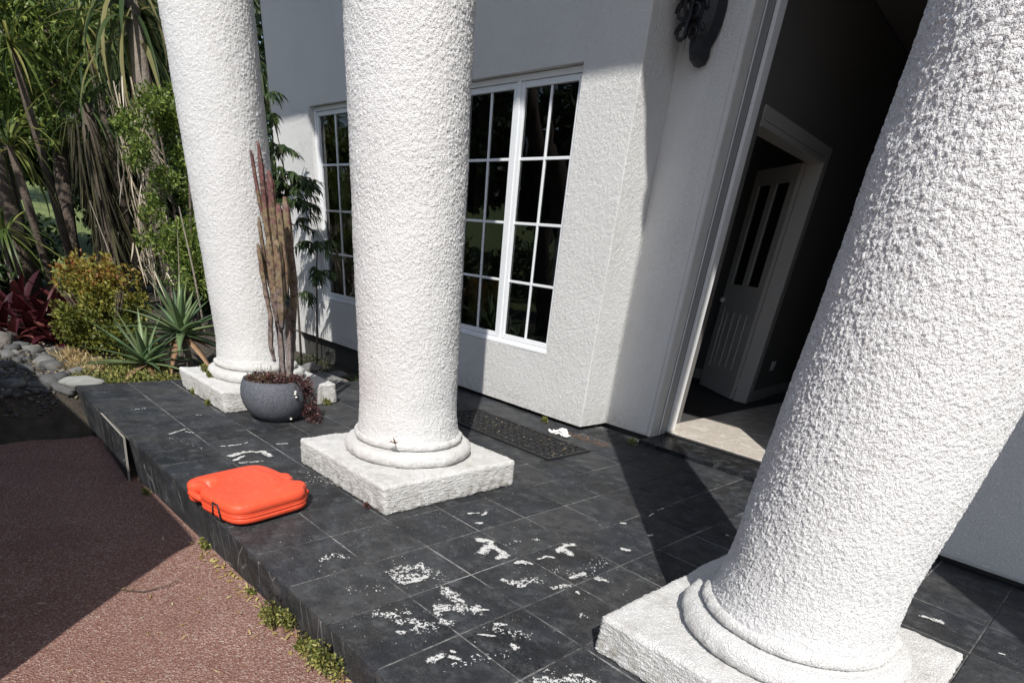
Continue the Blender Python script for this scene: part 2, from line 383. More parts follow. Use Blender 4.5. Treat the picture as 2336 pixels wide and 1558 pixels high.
# leftovers of white paint on the slate
FLK = [([(0.673,0.841),(0.711,0.869),(0.747,0.817),(0.764,0.753),(0.778,0.76)],0.0235,0.1),([(0.745,0.829),(0.794,0.845),(0.847,0.826),(0.845,0.779)],0.023,0.1),([(0.933,1.068),(0.925,1.135),(0.94,1.176)],0.0162,0.1),([(0.943,1.069),(0.954,1.102),(0.995,1.09)],0.0186,0.1),([(0.92,0.827),(0.931,0.857),(0.967,0.872)],0.0151,0.2),([(0.95,0.93),(0.954,0.98),(0.974,0.997)],0.0103,0.1),([(1.0,0.675),(1.037,0.695),(1.075,0.705),(1.072,0.737)],0.021,0.45),([(1.05,0.739),(1.058,0.789),(1.089,0.787)],0.0216,0.55),([(0.715,0.361),(0.714,0.41),(0.732,0.463)],0.0309,0.55),([(0.752,0.344),(0.781,0.388),(0.777,0.456)],0.0348,0.5),([(0.797,0.329),(0.815,0.38),(0.809,0.432)],0.0161,0.2),([(0.754,0.472),(0.842,0.482)],0.0281,0.75),([(0.945,0.427),(1.001,0.424),(1.055,0.42),(1.093,0.437)],0.0369,0.45),([(1.031,0.345),(1.053,0.398),(1.078,0.434)],0.0389,0.45),([(1.095,0.303),(1.117,0.316)],0.0228,0.4),([(1.09,0.431),(1.129,0.479)],0.0087,0.2),([(0.931,0.139),(0.966,0.172),(0.982,0.232)],0.0249,0.6),([(1.014,0.168),(1.039,0.221),(1.075,0.238)],0.0288,0.6),([(1.08,0.192),(1.1,0.22),(1.1,0.256)],0.0222,0.6),([(1.06,0.137),(1.074,0.148)],0.0099,0.2),([(1.225,0.348),(1.266,0.389)],0.0081,0.0),([(1.216,0.442),(1.24,0.469)],0.0146,0.4),([(1.226,0.402),(1.254,0.424),(1.292,0.444)],0.0246,0.7),([(1.335,0.404),(1.359,0.404)],0.0118,0.3),([(1.256,0.446),(1.333,0.486)],0.0286,0.8),([(1.245,0.127),(1.253,0.154),(1.245,0.18)],0.0132,0.3),([(1.271,0.194),(1.294,0.211)],0.0095,0.3),([(1.25,0.218),(1.26,0.224)],0.0058,0.1),([(0.475,0.168),(0.461,0.228),(0.506,0.256)],0.0194,0.65),([(1.095,1.343),(1.121,1.353)],0.0136,0.0),([(1.143,0.932),(1.147,1.003)],0.0124,0.3),([(1.157,0.805),(1.174,0.867)],0.0167,0.45),([(0.905,1.58),(0.917,1.6)],0.0075,0.0),([(0.419,0.984),(0.438,1.028)],0.0118,0.2),([(0.469,1.029),(0.456,1.068)],0.0118,0.3),([(0.521,0.941),(0.536,0.96)],0.0099,0.0),([(1.208,1.019),(1.246,1.038)],0.0146,0.4),([(1.335,0.743),(1.365,0.746)],0.0197,0.8),([(1.516,0.341),(1.547,0.369),(1.573,0.419),(1.605,0.463),(1.64,0.487)],0.0185,0.4),([(1.566,0.451),(1.582,0.474)],0.0094,0.3),([(1.497,0.391),(1.532,0.433)],0.017,0.8),([(1.314,0.187),(1.369,0.356)],0.031,0.85),([(0.791,1.049),(0.824,1.071)],0.0109,0.6),([(0.849,0.844),(0.916,0.862)],0.0178,0.8),([(1.067,0.933),(1.167,0.981),(1.118,1.152)],0.0344,0.87),([(0.731,0.149),(0.785,0.231)],0.0355,0.9),([(1.245,0.857),(1.233,0.861)],0.007,0.1),([(0.862,1.457),(0.864,1.461)],0.0059,0.1),([(-0.884,0.33),(-0.909,0.42),(-0.882,0.511),(-0.791,0.518)],0.0206,0.15),([(-0.805,0.321),(-0.855,0.389)],0.0134,0.2),([(-0.75,0.332),(-0.727,0.444)],0.0132,0.5),([(-1.07,0.346),(-1.063,0.36)],0.0104,0.1),([(-1.06,0.387),(-1.056,0.454)],0.0105,0.1),([(-1.063,0.477),(-1.073,0.497)],0.0071,0.1),([(-0.978,0.638),(-0.962,0.694)],0.0072,0.1),([(-1.415,0.174),(-1.472,0.271)],0.0109,0.25),([(-1.423,0.268),(-1.382,0.292)],0.0072,0.3),([(-1.765,0.441),(-1.755,0.465)],0.0079,0.1),([(-2.033,0.125),(-2.038,0.204)],0.0079,0.3),([(-1.328,0.152),(-1.099,0.246)],0.0306,0.9),([(-0.443,0.562),(-0.305,0.542)],0.0433,0.85),([(-0.352,0.591),(-0.208,0.589)],0.0245,0.85),([(2.179,1.945),(2.209,1.95),(2.239,1.959)],0.0169,0.05),([(2.311,1.744),(2.33,1.724)],0.0088,0.5),([(2.45,1.894),(2.461,1.899)],0.0045,0),([(0.93,1.787),(0.922,1.84)],0.0063,0),([(0.906,1.905),(0.907,1.955)],0.0065,0),([(1.075,1.58),(1.078,1.604)],0.0073,0),([(1.289,1.951),(1.3,1.949)],0.006,0),([(0.869,2.977),(0.944,2.998)],0.0232,0.1),([(0.775,0.89),(0.775,0.973)],0.0135,0.8)]
fV = []; fF = []; cell = 0.0024
def seg_d(P, pl):
    d = np.full(len(P), 9.0)
    for a, b_ in zip(pl[:-1], pl[1:]):
        a = np.array(a); b_ = np.array(b_); ab = b_-a; t = np.clip(((P-a)@ab)/max(1e-9, ab@ab), 0, 1)
        d = np.minimum(d, np.linalg.norm(P-(a+t[:, None]*ab), axis=1))
    return d
occ = {}
for pl, w, s in FLK:
    A = np.array(pl); pad = w*1.7
    gx = np.arange(math.floor((A[:,0].min()-pad)/cell), math.ceil((A[:,0].max()+pad)/cell)); gy = np.arange(math.floor((A[:,1].min()-pad)/cell), math.ceil((A[:,1].max()+pad)/cell))
    G = np.stack(np.meshgrid(gx, gy, indexing='ij'), -1).reshape(-1, 2); P = (G+0.5)*cell
    d = seg_d(P, pl)
    P3 = np.concatenate([P, np.full((len(P), 1), 0.37)], 1)
    n = 0.75*noise(P3/0.019)+0.6*noise(P3/0.007+3.1)
    n2 = 0.8*noise(P3/0.013+40.2)+0.7*noise(P3/0.0055+7.7)
    w = w*np.clip(0.80+0.75*noise(P3/0.045+11.3), 0.22, 1.1); f = (1-d/w)+0.9*n
    keep = (f > 0.15) & (n2 > (s*1.45-0.72))
    keep &= noise(P3/0.006+90) > -0.85
    haze_ = (f > -0.32) & (n2 > (s*1.2-0.55)) & ~keep
    for gi, v_ in zip(G[keep], (f+0.5*n2)[keep]):
        occ[(int(gi[0]), int(gi[1]))] = 0.55+0.45*float(np.clip(v_, 0, 1))
    for gi, v_ in zip(G[haze_], f[haze_]):
        occ.setdefault((int(gi[0]), int(gi[1])), 0.05+0.25*float(np.clip(v_+0.4, 0, 1)))
# loose specks
for _ in range(560):
    x = random.uniform(-2.4, 2.4); y = random.uniform(-0.02, 2.6)
    if random.random() < 0.6: x = random.uniform(0.2, 1.7); y = random.uniform(0.0, 1.3)
    for _k in range(random.choice([1, 1, 1, 2, 3, 4])):
        occ[(int(x/cell)+random.randint(0, 1), int(y/cell)+random.randint(0, 1))] = random.uniform(0.2, 1.0)
fR = []
for (gx_, gy_), v_ in occ.items():
    x0, y0 = gx_*cell, gy_*cell
    b0 = len(fV); j = lambda: random.uniform(-0.0006, 0.0006)
    fV += [(x0+j(), y0+j(), 0.0018), (x0+cell+j(), y0+j(), 0.0018), (x0+cell+j(), y0+cell+j(), 0.0018), (x0+j(), y0+cell+j(), 0.0018)]
    fF.append([b0, b0+1, b0+2, b0+3]); fR += [v_]*4
fl = mk('paint_residue', fV, np.array(fF), M['flake'], porch, rnd=fR); fl['kind'] = 'stuff'
fl['label'] = 'flaking remains of white paint on the black tiles'

# ------------------------------------------------------------------ house
house = empty('house', (-1.0, 3.2, 0.0), 'white stucco house with multi-pane windows and an open front doorway', 'house')
def pathgrid(pts, nrm, zs, amp, size=0.0066, ztop=2.45):
    pts = np.array(pts); nrm = np.array(nrm); zs = np.array(zs)
    n, k = len(pts), len(zs)
    P = np.zeros((n, k, 3)); P[:, :, 0] = pts[:, None, 0]; P[:, :, 1] = pts[:, None, 1]; P[:, :, 2] = zs[None, :]
    N = np.zeros((n, k, 3)); N[:, :, 0] = nrm[:, None, 0]; N[:, :, 1] = nrm[:, None, 1]
    P = P.reshape(-1, 3); N = N.reshape(-1, 3)
    h = stucco_h(P, amp, size)*sst(ztop, ztop-0.1, P[:, 2])
    h += 0.004*noise(P/0.4)
    return P+N*h[:, None], gridfaces(n, k)
def lin(a, b_, res): return np.linspace(a, b_, max(2, int(abs(b_-a)/res)+1))
def zlist(z0, z1, res):
    if z1 <= 2.5: return lin(z0, z1, res)
    if z0 >= 2.4: return lin(z0, z1, 0.15)
    return np.concatenate([lin(z0, 2.45, res)[:-1], lin(2.45, z1, 0.15)])
wallV = []; wallF = []; nb_ = 0
def addg(VF):
    global nb_
    V, F = VF; wallV.append(V); wallF.append(F+nb_); nb_ += len(V)
WY = 2.73; ZB = 0.028; ZT = 5.40
def front(x0, x1, z0, z1, rx):
    X = lin(x0, x1, rx); addg(pathgrid([(x, WY) for x in X], [(0, -1)]*len(X), zlist(z0, z1, rx*1.15), 0.0032))
front(-5.14, -4.29, ZB, ZT, 0.012)
front(-4.29, -3.55, ZB, 0.45, 0.012); front(-4.29, -3.55, 2.06, ZT, 0.012)
front(-3.55, -2.0, ZB, ZT, 0.011)
front(-2.0, -0.8, ZB, 0.45, 0.0065); front(-2.0, -0.8, 2.06, ZT, 0.009)
pts = [(x, WY) for x in lin(-0.8, -0.366, 0.0055)]; nr = [(0, -1)]*len(pts)
for a in np.linspace(0, math.pi/2, 4)[1:]: pts.append((-0.366+0.006*math.sin(a), WY+0.006-0.006*math.cos(a))); nr.append((math.sin(a), -math.cos(a)))
for y in lin(WY+0.006, 3.045, 0.0055)[1:]: pts.append((-0.36, y)); nr.append((1, 0))
addg(pathgrid(pts, nr, zlist(ZB, ZT, 0.006), 0.0034))
pts = [(x, 3.04) for x in lin(-0.36, 0.045, 0.0065)]; nr = [(0, -1)]*len(pts)
for a in np.linspace(0, math.pi/2, 6)[1:]: pts.append((0.045+0.015*math.sin(a), 3.055-0.015*math.cos(a))); nr.append((math.sin(a), -math.cos(a)))
for y in lin(3.055, 3.135, 0.0065)[1:]: pts.append((0.06, y)); nr.append((1, 0))
addg(pathgrid(pts, nr, zlist(ZB, ZT, 0.007), 0.0026))
def quad(a, b_, c, d): addg((np.array([a, b_, c, d], float), np.array([[0, 1, 2, 3]])))
for x0, x1 in ((-4.29, -3.55), (-2.0, -0.8)):
    y0, y1, z0, z1 = WY, 2.93, 0.45, 2.06
    quad((x0, y0, z0), (x1, y0, z0), (x1, y1, z0-.0), (x0, y1, z0)); quad((x0, y0, z1), (x0, y1, z1), (x1, y1, z1), (x1, y0, z1))
    quad((x0, y0, z0), (x0, y1, z0), (x0, y1, z1), (x0, y0, z1)); quad((x1, y0, z0), (x1, y0, z1), (x1, y1, z1), (x1, y1, z0))
quad((-5.14, WY, ZB), (-5.14, 2.85, ZB), (-0.37, 2.85, ZB), (-0.37, WY, ZB)); quad((-0.5, 2.85, ZB), (-0.5, 3.12, ZB), (-0.36, 3.12, ZB), (-0.36, 2.85, ZB)); quad((-0.36, 3.04, ZB), (-0.36, 3.14, ZB), (0.06, 3.14, ZB), (0.06, 3.04, ZB))
fw = mk('front_wall', np.concatenate(wallV), np.concatenate(wallF), M['wall'], house, smooth=True)
# shallow pilaster strip beside the doorway
MB().box(-0.105, 0.030, 3.034, 3.05, 0.035, 5.36, 0.004).make('pilaster_strip', M['wall_far'], house)
mb = MB(); mb.box(-5.1, -0.42, 2.79, 2.9, -0.62, 0.027); mb.box(-0.42, 0.02, 3.075, 3.12, -0.62, 0.027); mb.box(1.66, 5.6, 2.70, 2.9, -0.62, 0.027); mb.make('foundation', M['found'], house)
# inner skin that closes the rooms behind the windows (kept off the outer skin)
def holed(x0, x1, y0, y1, z0, z1, holes):
    mb = MB(); hs = sorted(holes); cur = x0
    for hx0, hx1, hz0, hz1 in hs:
        mb.box(cur, hx0, y0, y1, z0, z1); mb.box(hx0, hx1, y0, y1, z0, hz0); mb.box(hx0, hx1, y0, y1, hz1, z1); cur = hx1
    mb.box(cur, x1, y0, y1, z0, z1); return mb
M['inner'] = mat_plain('interior_wall', (0.18, 0.172, 0.165), 0.85, 0.05)
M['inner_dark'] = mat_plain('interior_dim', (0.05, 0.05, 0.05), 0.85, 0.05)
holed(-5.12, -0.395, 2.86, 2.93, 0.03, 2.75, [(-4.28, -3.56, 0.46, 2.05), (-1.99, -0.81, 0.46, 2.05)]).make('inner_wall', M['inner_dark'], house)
mb = MB(); mb.box(-5.14, -4.98, 2.745, 9.2, -0.4, 5.39); mb.make('side_wall', M['wall_far'], house)
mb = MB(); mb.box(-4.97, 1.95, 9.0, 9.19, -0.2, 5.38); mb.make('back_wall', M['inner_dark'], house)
mb = MB(); mb.box(-4.97, -0.45, 5.80, 5.9, 0.0, 2.75); mb.make('room_wall', M['inner'], house)
mb = MB(); mb.box(-4.97, 1.95, 2.94, 8.99, 2.76, 2.86); mb.make('ceiling', M['inner'], house)
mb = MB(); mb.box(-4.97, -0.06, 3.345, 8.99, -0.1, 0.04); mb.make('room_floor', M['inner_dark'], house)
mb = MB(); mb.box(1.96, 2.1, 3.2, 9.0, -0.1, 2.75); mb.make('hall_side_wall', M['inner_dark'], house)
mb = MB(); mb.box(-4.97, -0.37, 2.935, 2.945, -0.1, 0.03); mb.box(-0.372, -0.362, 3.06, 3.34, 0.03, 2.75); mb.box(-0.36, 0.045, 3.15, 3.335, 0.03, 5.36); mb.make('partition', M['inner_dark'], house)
# hall wall with the side doorway (runs slightly askew to the front)
def hallx(y, off): return -0.19 + (5.04-y)*0.105 - off
mb = MB()
def wallseg(ya, yb, z0, z1, t=0.11):
    V, F = prism([(hallx(ya, 0), ya), (hallx(yb, 0), yb), (hallx(yb, t), yb), (hallx(ya, t), ya)], z0, z1); mb.add(V, F)
wallseg(3.345, 3.60, 0.05, 2.75); wallseg(3.60, 5.02, 1.905, 2.75); wallseg(5.02, 8.95, 0.05, 2.75)
mb.make('hall_wall', M['inner'], house)
M['trim'] = mat_plain('interior_trim', (0.50, 0.49, 0.47), 0.4, 0.04)
mb = MB()
V, F = prism([(hallx(5.0, -.012), 4.995), (hallx(5.0, -.012), 5.016), (hallx(5.0, .122), 5.016), (hallx(5.0, .122), 4.995)], 0.05, 1.89); mb.add(V, F)
V, F = prism([(hallx(3.6, -.012), 3.605), (hallx(5.0, -.012), 4.992), (hallx(5.0, .122), 4.992), (hallx(3.6, .122), 3.605)], 1.872, 1.902); mb.add(V, F)
V, F = prism([(hallx(5.02, -.014), 5.02), (hallx(5.09, -.014), 5.09), (hallx(5.09, -.001), 5.09), (hallx(5.02, -.001), 5.02)], 0.05, 1.97); mb.add(V, F)
V, F = prism([(hallx(3.6, -.014), 3.6), (hallx(5.018, -.014), 5.018), (hallx(5.018, -.001), 5.018), (hallx(3.6, -.001), 3.6)], 1.905, 1.97); mb.add(V, F)
mb.make('architrave', M['trim'], house)
mb = MB(); mb.box(-2.5, -0.45, 5.785, 5.798, 0.04, 0.14); V, F = prism([(hallx(5.1, -.012), 5.1), (hallx(8.9, -.012), 8.9), (hallx(8.9, -.001), 8.9), (hallx(5.1, -.001), 5.1)], 0.05, 0.15); mb.add(V, F); mb.make('skirting_board', M['trim'], house)
MB().box(hallx(5.45, 0)+0.002, hallx(5.45, 0)+0.012, 5.42, 5.49, 0.32, 0.40, 0.003).make('wall_socket', M['smooth_white'], house)
# open inner door, hinged on the far jamb
hin = Vector((-0.318, 5.005, 0)); far_ = Vector((-0.895, 5.40, 0)); du = (far_-hin).normalized(); dv = Vector((-du.y, du.x, 0))  # du along leaf
def leafbox(mb, u0, u1, v0, v1, z0, z1):
    c = [hin+du*u0+dv*v0, hin+du*u1+dv*v0, hin+du*u1+dv*v1, hin+du*u0+dv*v1]
    V, F = prism([(q.x, q.y) for q in c], z0, z1); mb.add(V, F)
LW = (far_-hin).length; mb = MB()
for u0, u1, z0, z1 in ((0, .10, .06, 1.875), (LW-.10, LW, .06, 1.875), (.10, LW-.10, .06, .26), (.10, LW-.10, .80, 1.0), (.10, LW-.10, 1.76, 1.875), (LW/2-.045, LW/2+.045, 1.0, 1.76)):
    leafbox(mb, u0, u1, 0, .036, z0, z1)
door = mb.make('interior_door', M['trim'], house)
mb = MB(); leafbox(mb, .10, LW-.10, .010, .026, .26, .80); mb.make('lower_panel', M['trim'], door)
for k in range(4):
    u = .10 + (LW-.2)*(k+.5)/4; mb = MB(); leafbox(mb, u-.012, u+.012, -.004, .010, .30, .77); leafbox(mb, u-.012, u+.012, .026, .034, .30, .77); mb.make('panel_bead', M['trim'], door)
M['dark_glass'] = mat_plain('dark_door_glass', (0.010, 0.010, 0.011), 0.12, 0.05)
for u0, u1 in ((.10, LW/2-.045), (LW/2+.045, LW-.10)):
    mb = MB(); leafbox(mb, u0, u1, .014, .022, 1.0, 1.76); mb.make('glass_pane', M['dark_glass'], door)
kq = hin+du*(LW-.055)
for sgn in (-1, 1):
    mb = MB(); q = kq + dv*(0.018+sgn*0.045)
    mb.tube([kq+dv*(0.018+sgn*.016)+Vector((0, 0, .86)), q+Vector((0, 0, .86))], 0.009, 8)
    bm = bmesh.new(); bmesh.ops.create_uvsphere(bm, u_segments=10, v_segments=7, radius=0.024); bmesh.ops.translate(bm, verts=bm.verts, vec=q+Vector((0, 0, .86))); mb.bm(bm)
    mb.make('door_knob', M['smooth_white'], door, True)
# hall floor
ma, nt, b = newmat('hall_marble'); g = NT(nt)
v = g.noise(5, detail=8, rough=0.65, dist=1.6)
g.l(g.ramp(v, [(0.3, (0.74, 0.69, 0.62)), (0.5, (0.58, 0.52, 0.45)), (0.55, (0.73, 0.68, 0.61)), (0.75, (0.80, 0.76, 0.70))]), b.inputs['Base Color']); b.inputs['Roughness'].default_value = 0.22
M['marble'] = ma
hf = MB().box(-0.06, 1.955, 3.262, 8.98, -0.1, 0.037).make('hall_floor', M['grout'], house)
for i in range(5):
    for j in range(3):
        x0, y0 = -0.045+j*0.66, 3.265+i*0.66
        MB().box(x0, x0+0.655, y0, y0+0.655, 0.038, 0.047, 0.002).make('hall_tile', M['marble'], hf)
# entrance: sill, frame, jamb
MB().box(0.062, 1.208, 2.903, 3.228, -0.005, 0.027, 0.003).make('door_sill', M['slate_sill'], house)
MB().box(0.0, 1.3, 3.231, 3.2615, -0.005, 0.036).make('threshold', M['seal'], house)
MB().box(0.030, 0.0625, 3.137, 3.24, 0.03, 2.75, 0.002).make('door_frame', M['alu'], house)
MB().box(0.0605, 0.0665, 3.150, 3.158, 0.03, 2.75, 0.001).make('frame_bead', M['upvc'], house)
MB().box(0.030, 0.058, 3.241, 3.254, 0.03, 2.75).make('door_seal', M['seal'], house)
MB().box(0.030, 0.082, 3.2545, 3.332, 0.049, 2.75, 0.003).make('door_jamb', M['smooth_white'], house)
mb = MB(); mb.box(0.062, 1.208, 3.06, 3.33, 2.752, 5.38); mb.make('door_head', M['wall_far'], house)
mb = MB(); mb.box(1.21, 1.63, 3.04, 3.33, 0.03, 5.38, 0.012); mb.box(1.632, 5.6, 2.64, 3.33, 0.03, 5.38, 0.02); mb.make('side_bay_wall', M['wall_far'], house)
mb = MB(); mb.box(-3.3, 5.9, 0.52, 2.72, 5.415, 5.9, 0.02); mb.make('portico_roof', M['wall_far'], house)
mb = MB(); mb.box(-5.5, 5.9, 2.725, 9.4, 5.405, 5.6, 0.02); mb.make('roof', M['found'], house)

# windows
ma, nt, b = newmat('window_glass'); g = NT(nt)
gl = g.n('BsdfGlossy'); gl.inputs['Roughness'].default_value = 0.01; gl.inputs['Color'].default_value = (0.95, 0.97, 1, 1)
tp = g.n('BsdfTransparent'); tp.inputs['Color'].default_value = (0.55, 0.57, 0.58, 1)
fr = g.n('Fresnel', IOR=1.52); mx = g.n('MixShader')
g.l(g.math('MULTIPLY', fr.outputs[0], 1.3, True), mx.inputs[0]); g.l(tp.outputs[0], mx.inputs[1]); g.l(gl.outputs[0], mx.inputs[2])
wob = g.bump(g.noise(3.0, detail=2), dist=0.004, strength=0.35); g.l(wob, gl.inputs['Normal'])
g.l(mx.outputs[0], nt.nodes['Material Output'].inputs['Surface']); M['glass'] = ma
FY = 2.772
def window(x0, x1, nsash, label):
    z0, z1 = 0.452, 2.058; fw_ = 0.032; d = 0.05
    mb = MB()
    mb.box(x0+.001, x0+fw_, FY, FY+d, z0+.001, z1-.001, .003); mb.box(x1-fw_, x1-.001, FY, FY+d, z0+.001, z1-.001, .003)
    mb.box(x0+fw_, x1-fw_, FY+.001, FY+d, z1-fw_, z1-.001, .003); mb.box(x0+fw_, x1-fw_, FY+.001, FY+d, z0+.001, z0+fw_, .003)
    mb.box(x0+.004, x1-.004, FY-.030, FY-.001, z0+.001, z0+.014, .002)
    win = mb.make('window', M['upvc'], house); win['label'] = label
    mw = 0.036; sx0 = x0+fw_; span = (x1-x0-2*fw_-(nsash-1)*mw)/nsash
    for s in range(nsash):
        a = sx0+s*(span+mw); e = a+span
        if s: MB().box(a-mw, a, FY+.002, FY+d, z0+fw_, z1-fw_, .003).make('mullion', M['upvc'], win)
        sw = 0.034; y0, y1 = FY+.010, FY+.045
        mb = MB(); mb.box(a+.002, a+sw, y0, y1, z0+fw_+.002, z1-fw_-.002, .004); mb.box(e-sw, e-.002, y0, y1, z0+fw_+.002, z1-fw_-.002, .004)
        mb.box(a+sw, e-sw, y0+.001, y1, z0+fw_+.002, z0+fw_+sw, .004); mb.box(a+sw, e-sw, y0+.001, y1, z1-fw_-sw, z1-fw_-.002, .004)
        mb.make('sash', M['upvc'], win)
        ga, ge, gz0, gz1 = a+sw, e-sw, z0+fw_+sw, z1-fw_-sw; mid = (ga+ge)/2; bw = .0085
        MB().box(mid-bw, mid+bw, y0+.010, y0+.028, gz0, gz1, .003).make('glazing_bar', M['upvc'], win)
        rows = [gz0+(gz1-gz0)*q/4 for q in range(5)]
        for q in (1, 2, 3): 
            MB().box(ga, mid-bw, y0+.011, y0+.027, rows[q]-bw, rows[q]+bw, .003).make('glazing_bar', M['upvc'], win)
            MB().box(mid+bw, ge, y0+.011, y0+.027, rows[q]-bw, rows[q]+bw, .003).make('glazing_bar', M['upvc'], win)
        for q in range(4):
            for xa, xb in ((ga, mid-bw), (mid+bw, ge)):
                zb_, zt_ = rows[q]+(bw if q else 0), rows[q+1]-(bw if q < 3 else 0)
                tx = random.uniform(-.0012, .0012)
                V = [(xa, y0+.020+tx, zb_), (xb, y0+.020-tx, zb_), (xb, y0+.020-tx, zt_), (xa, y0+.020+tx, zt_)]
                mk('pane', V, [[0, 1, 2, 3]], M['glass'], win)
        if s == nsash-1 and nsash > 1:
            for zz in (1.72, 0.62):
                mb = MB(); xh = a+sw-.006
                mb.box(xh-.010, xh+.008, FY+.046, FY+.056, zz-.035, zz+.05, .003); mb.tube([(xh, FY+.066, zz+.03), (xh+.012, FY+.078, zz-.01), (xh+.006, FY+.078, zz-.075)], [.009, .008, .006], 8)
                mb.make('handle', M['smooth_white'], win, True)
    return win
window(-2.0, -0.8, 2, 'wide white window with two casements of eight panes beside the doorway')
window(-4.29, -3.55, 1, 'narrow white window of eight panes behind the potted cactus')

# ------------------------------------------------------------------ columns
def column(cx, cy, label, nth, zres, zd):
    col = empty('column', (cx, cy, 0.0), label, 'column', 'white stucco columns along the porch')
    zs_ = np.concatenate([lin(0.245, zd, zres)[:-1], lin(zd, 4.71, 0.12)])
    th = np.arange(nth)*2*math.pi/nth
    r = 0.2475 + 0.014*sst(0.42, 0.245, zs_) + 0.006*sst(0.29, 0.25, zs_)
    T, Z = np.meshgrid(th, zs_, indexing='ij'); Rr = np.broadcast_to(r[None, :], T.shape)
    P = np.stack([cx+Rr*np.cos(T), cy+Rr*np.sin(T), Z], -1).reshape(-1, 3)
    Nn = np.stack([np.cos(T), np.sin(T), 0*T], -1).reshape(-1, 3)
    h = (stucco_h(P, 0.0042, 0.0053) + 0.0035*noise(P/0.16))*sst(zd, zd-0.1, P[:, 2])
    P = P+Nn*h[:, None]
    k = len(zs_); i = np.arange(nth)[:, None]*k+np.arange(k-1)[None, :]; i2 = ((np.arange(nth)+1) % nth)[:, None]*k+np.arange(k-1)[None, :]
    F = np.stack([i.ravel(), i2.ravel(), i2.ravel()+1, i.ravel()+1], 1)
    mk('shaft', P, F, M['column'], col, smooth=True)
    # mouldings
    prof = []
    for a in np.linspace(-math.pi/2, math.pi/2, 22): prof.append((0.302+0.036*math.cos(a), 0.174+0.035*math.sin(a)))
    prof.append((0.296, 0.2095))
    for a in np.linspace(-math.pi/2+.2, math.pi/2, 18): prof.append((0.266+0.021*math.cos(a), 0.2315+0.0200*math.sin(a)))
    prof.append((0.240, 0.256))
    n2 = max(120, nth*2//3); t2 = np.arange(n2)*2*math.pi/n2; pr = np.array(prof)
    P = np.stack([cx+np.outer(np.cos(t2), pr[:, 0]), cy+np.outer(np.sin(t2), pr[:, 0]), np.broadcast_to(pr[:, 1], (n2, len(pr)))], -1).reshape(-1, 3)
    ctr = np.array([cx, cy, 0.19]); N_ = P-ctr; N_[:, 2] *= 2.0; N_ /= np.linalg.norm(N_, axis=1)[:, None]
    hh = stucco_h(P, 0.0034, 0.0068)+0.005*noise(P/0.05)+0.005*noise(P/0.12)
    P = P+N_*hh[:, None]; k = len(pr)
    i = np.arange(n2)[:, None]*k+np.arange(k-1)[None, :]; i2 = ((np.arange(n2)+1) % n2)[:, None]*k+np.arange(k-1)[None, :]
    mk('base_moulding', P, np.stack([i.ravel(), i2.ravel(), i2.ravel()+1, i.ravel()+1], 1), M['plinth'], col, smooth=True)
    # plinth: rounded block, lumpy with old paint
    bm = bmesh.new(); bmesh.ops.create_cube(bm, size=2.0); bmesh.ops.subdivide_edges(bm, edges=bm.edges[:], cuts=(84 if nth > 400 else 60), use_grid_fill=True)
    bm.verts.index_update(); Q = np.array([v.co[:] for v in bm.verts]); Fq = np.array([[v.index for v in f.verts] for f in bm.faces]); bm.free()
    hs = np.array([0.424, 0.424, 0.0725]); Q = Q*hs; rr = 0.018
    q = np.clip(Q, -(hs-rr), hs-rr); dd = Q-q; ln = np.linalg.norm(dd, axis=1); dd = dd/np.maximum(ln, 1e-9)[:, None]
    P = q+dd*rr+np.array([cx-0.004, cy-0.005, 0.0695])
    hh = stucco_h(P, 0.0036, 0.0095)+0.004*noise(P/0.09)+0.003*noise(P/0.3+4)
    P = P+dd*hh[:, None]
    P[:, 2] = np.maximum(P[:, 2], -0.0025)
    mk('plinth', P, Fq, M['plinth'], col, smooth=True)
    MB().lathe((cx, cy, 0), [(0.2475, 4.70), (0.265, 4.76), (0.29, 4.78), (0.265, 4.82), (0.27, 4.92), (0.31, 5.06), (0.40, 5.16), (0.40, 5.28), (0.44, 5.30), (0.44, 5.418)], 40).make('capital', M['column'], col, True)
    return col
column(-2.15, 1.04, 'white stucco column behind the potted cactus, farthest along the porch', 310, 0.0049, 2.3)
column(-0.18, 1.04, 'white stucco column in the middle, next to the orange case', 420, 0.0038, 2.0)
column(1.945, 1.04, 'largest white stucco column at the right, in front of the doorway', 530, 0.0030, 2.2)
column(3.86, 1.04, 'white stucco column out of view beyond the right edge', 60, 0.05, 2.3)

# ------------------------------------------------------------------ plant helpers
def blade(base, az, el, L, w, droop, n=7, fold=0.25, tip=1.0, twist=0.0):
    """tapering, folded, curving strap leaf; returns V, F"""
    V = []; F = []; p_ = np.array(base, float); e = el
    side = np.array([-math.sin(az), math.cos(az), 0.0])
    for i in range(n+1):
        s = i/n
        wd = w*(0.55+0.9*s-1.45*s*s*tip) if tip <= 1 else w*(1-s)**0.8
        wd = max(wd, 0.0)*1.0 if i < n else 0.0005
        d = np.array([math.cos(az)*math.cos(e), math.sin(az)*math.cos(e), math.sin(e)])
        nrm = np.cross(d, side)
        sd = side*math.cos(twist*s)+nrm*math.sin(twist*s)
        V += [p_-sd*wd/2+nrm*(-fold*wd*0.5)*-1, p_.copy(), p_+sd*wd/2+nrm*(fold*wd*0.5)]
        p_ = p_+d*L/n; e -= droop/n
    for i in range(n):
        a = i*3; F += [[a, a+1, a+4, a+3], [a+1, a+2, a+5, a+4]]
    return V, F
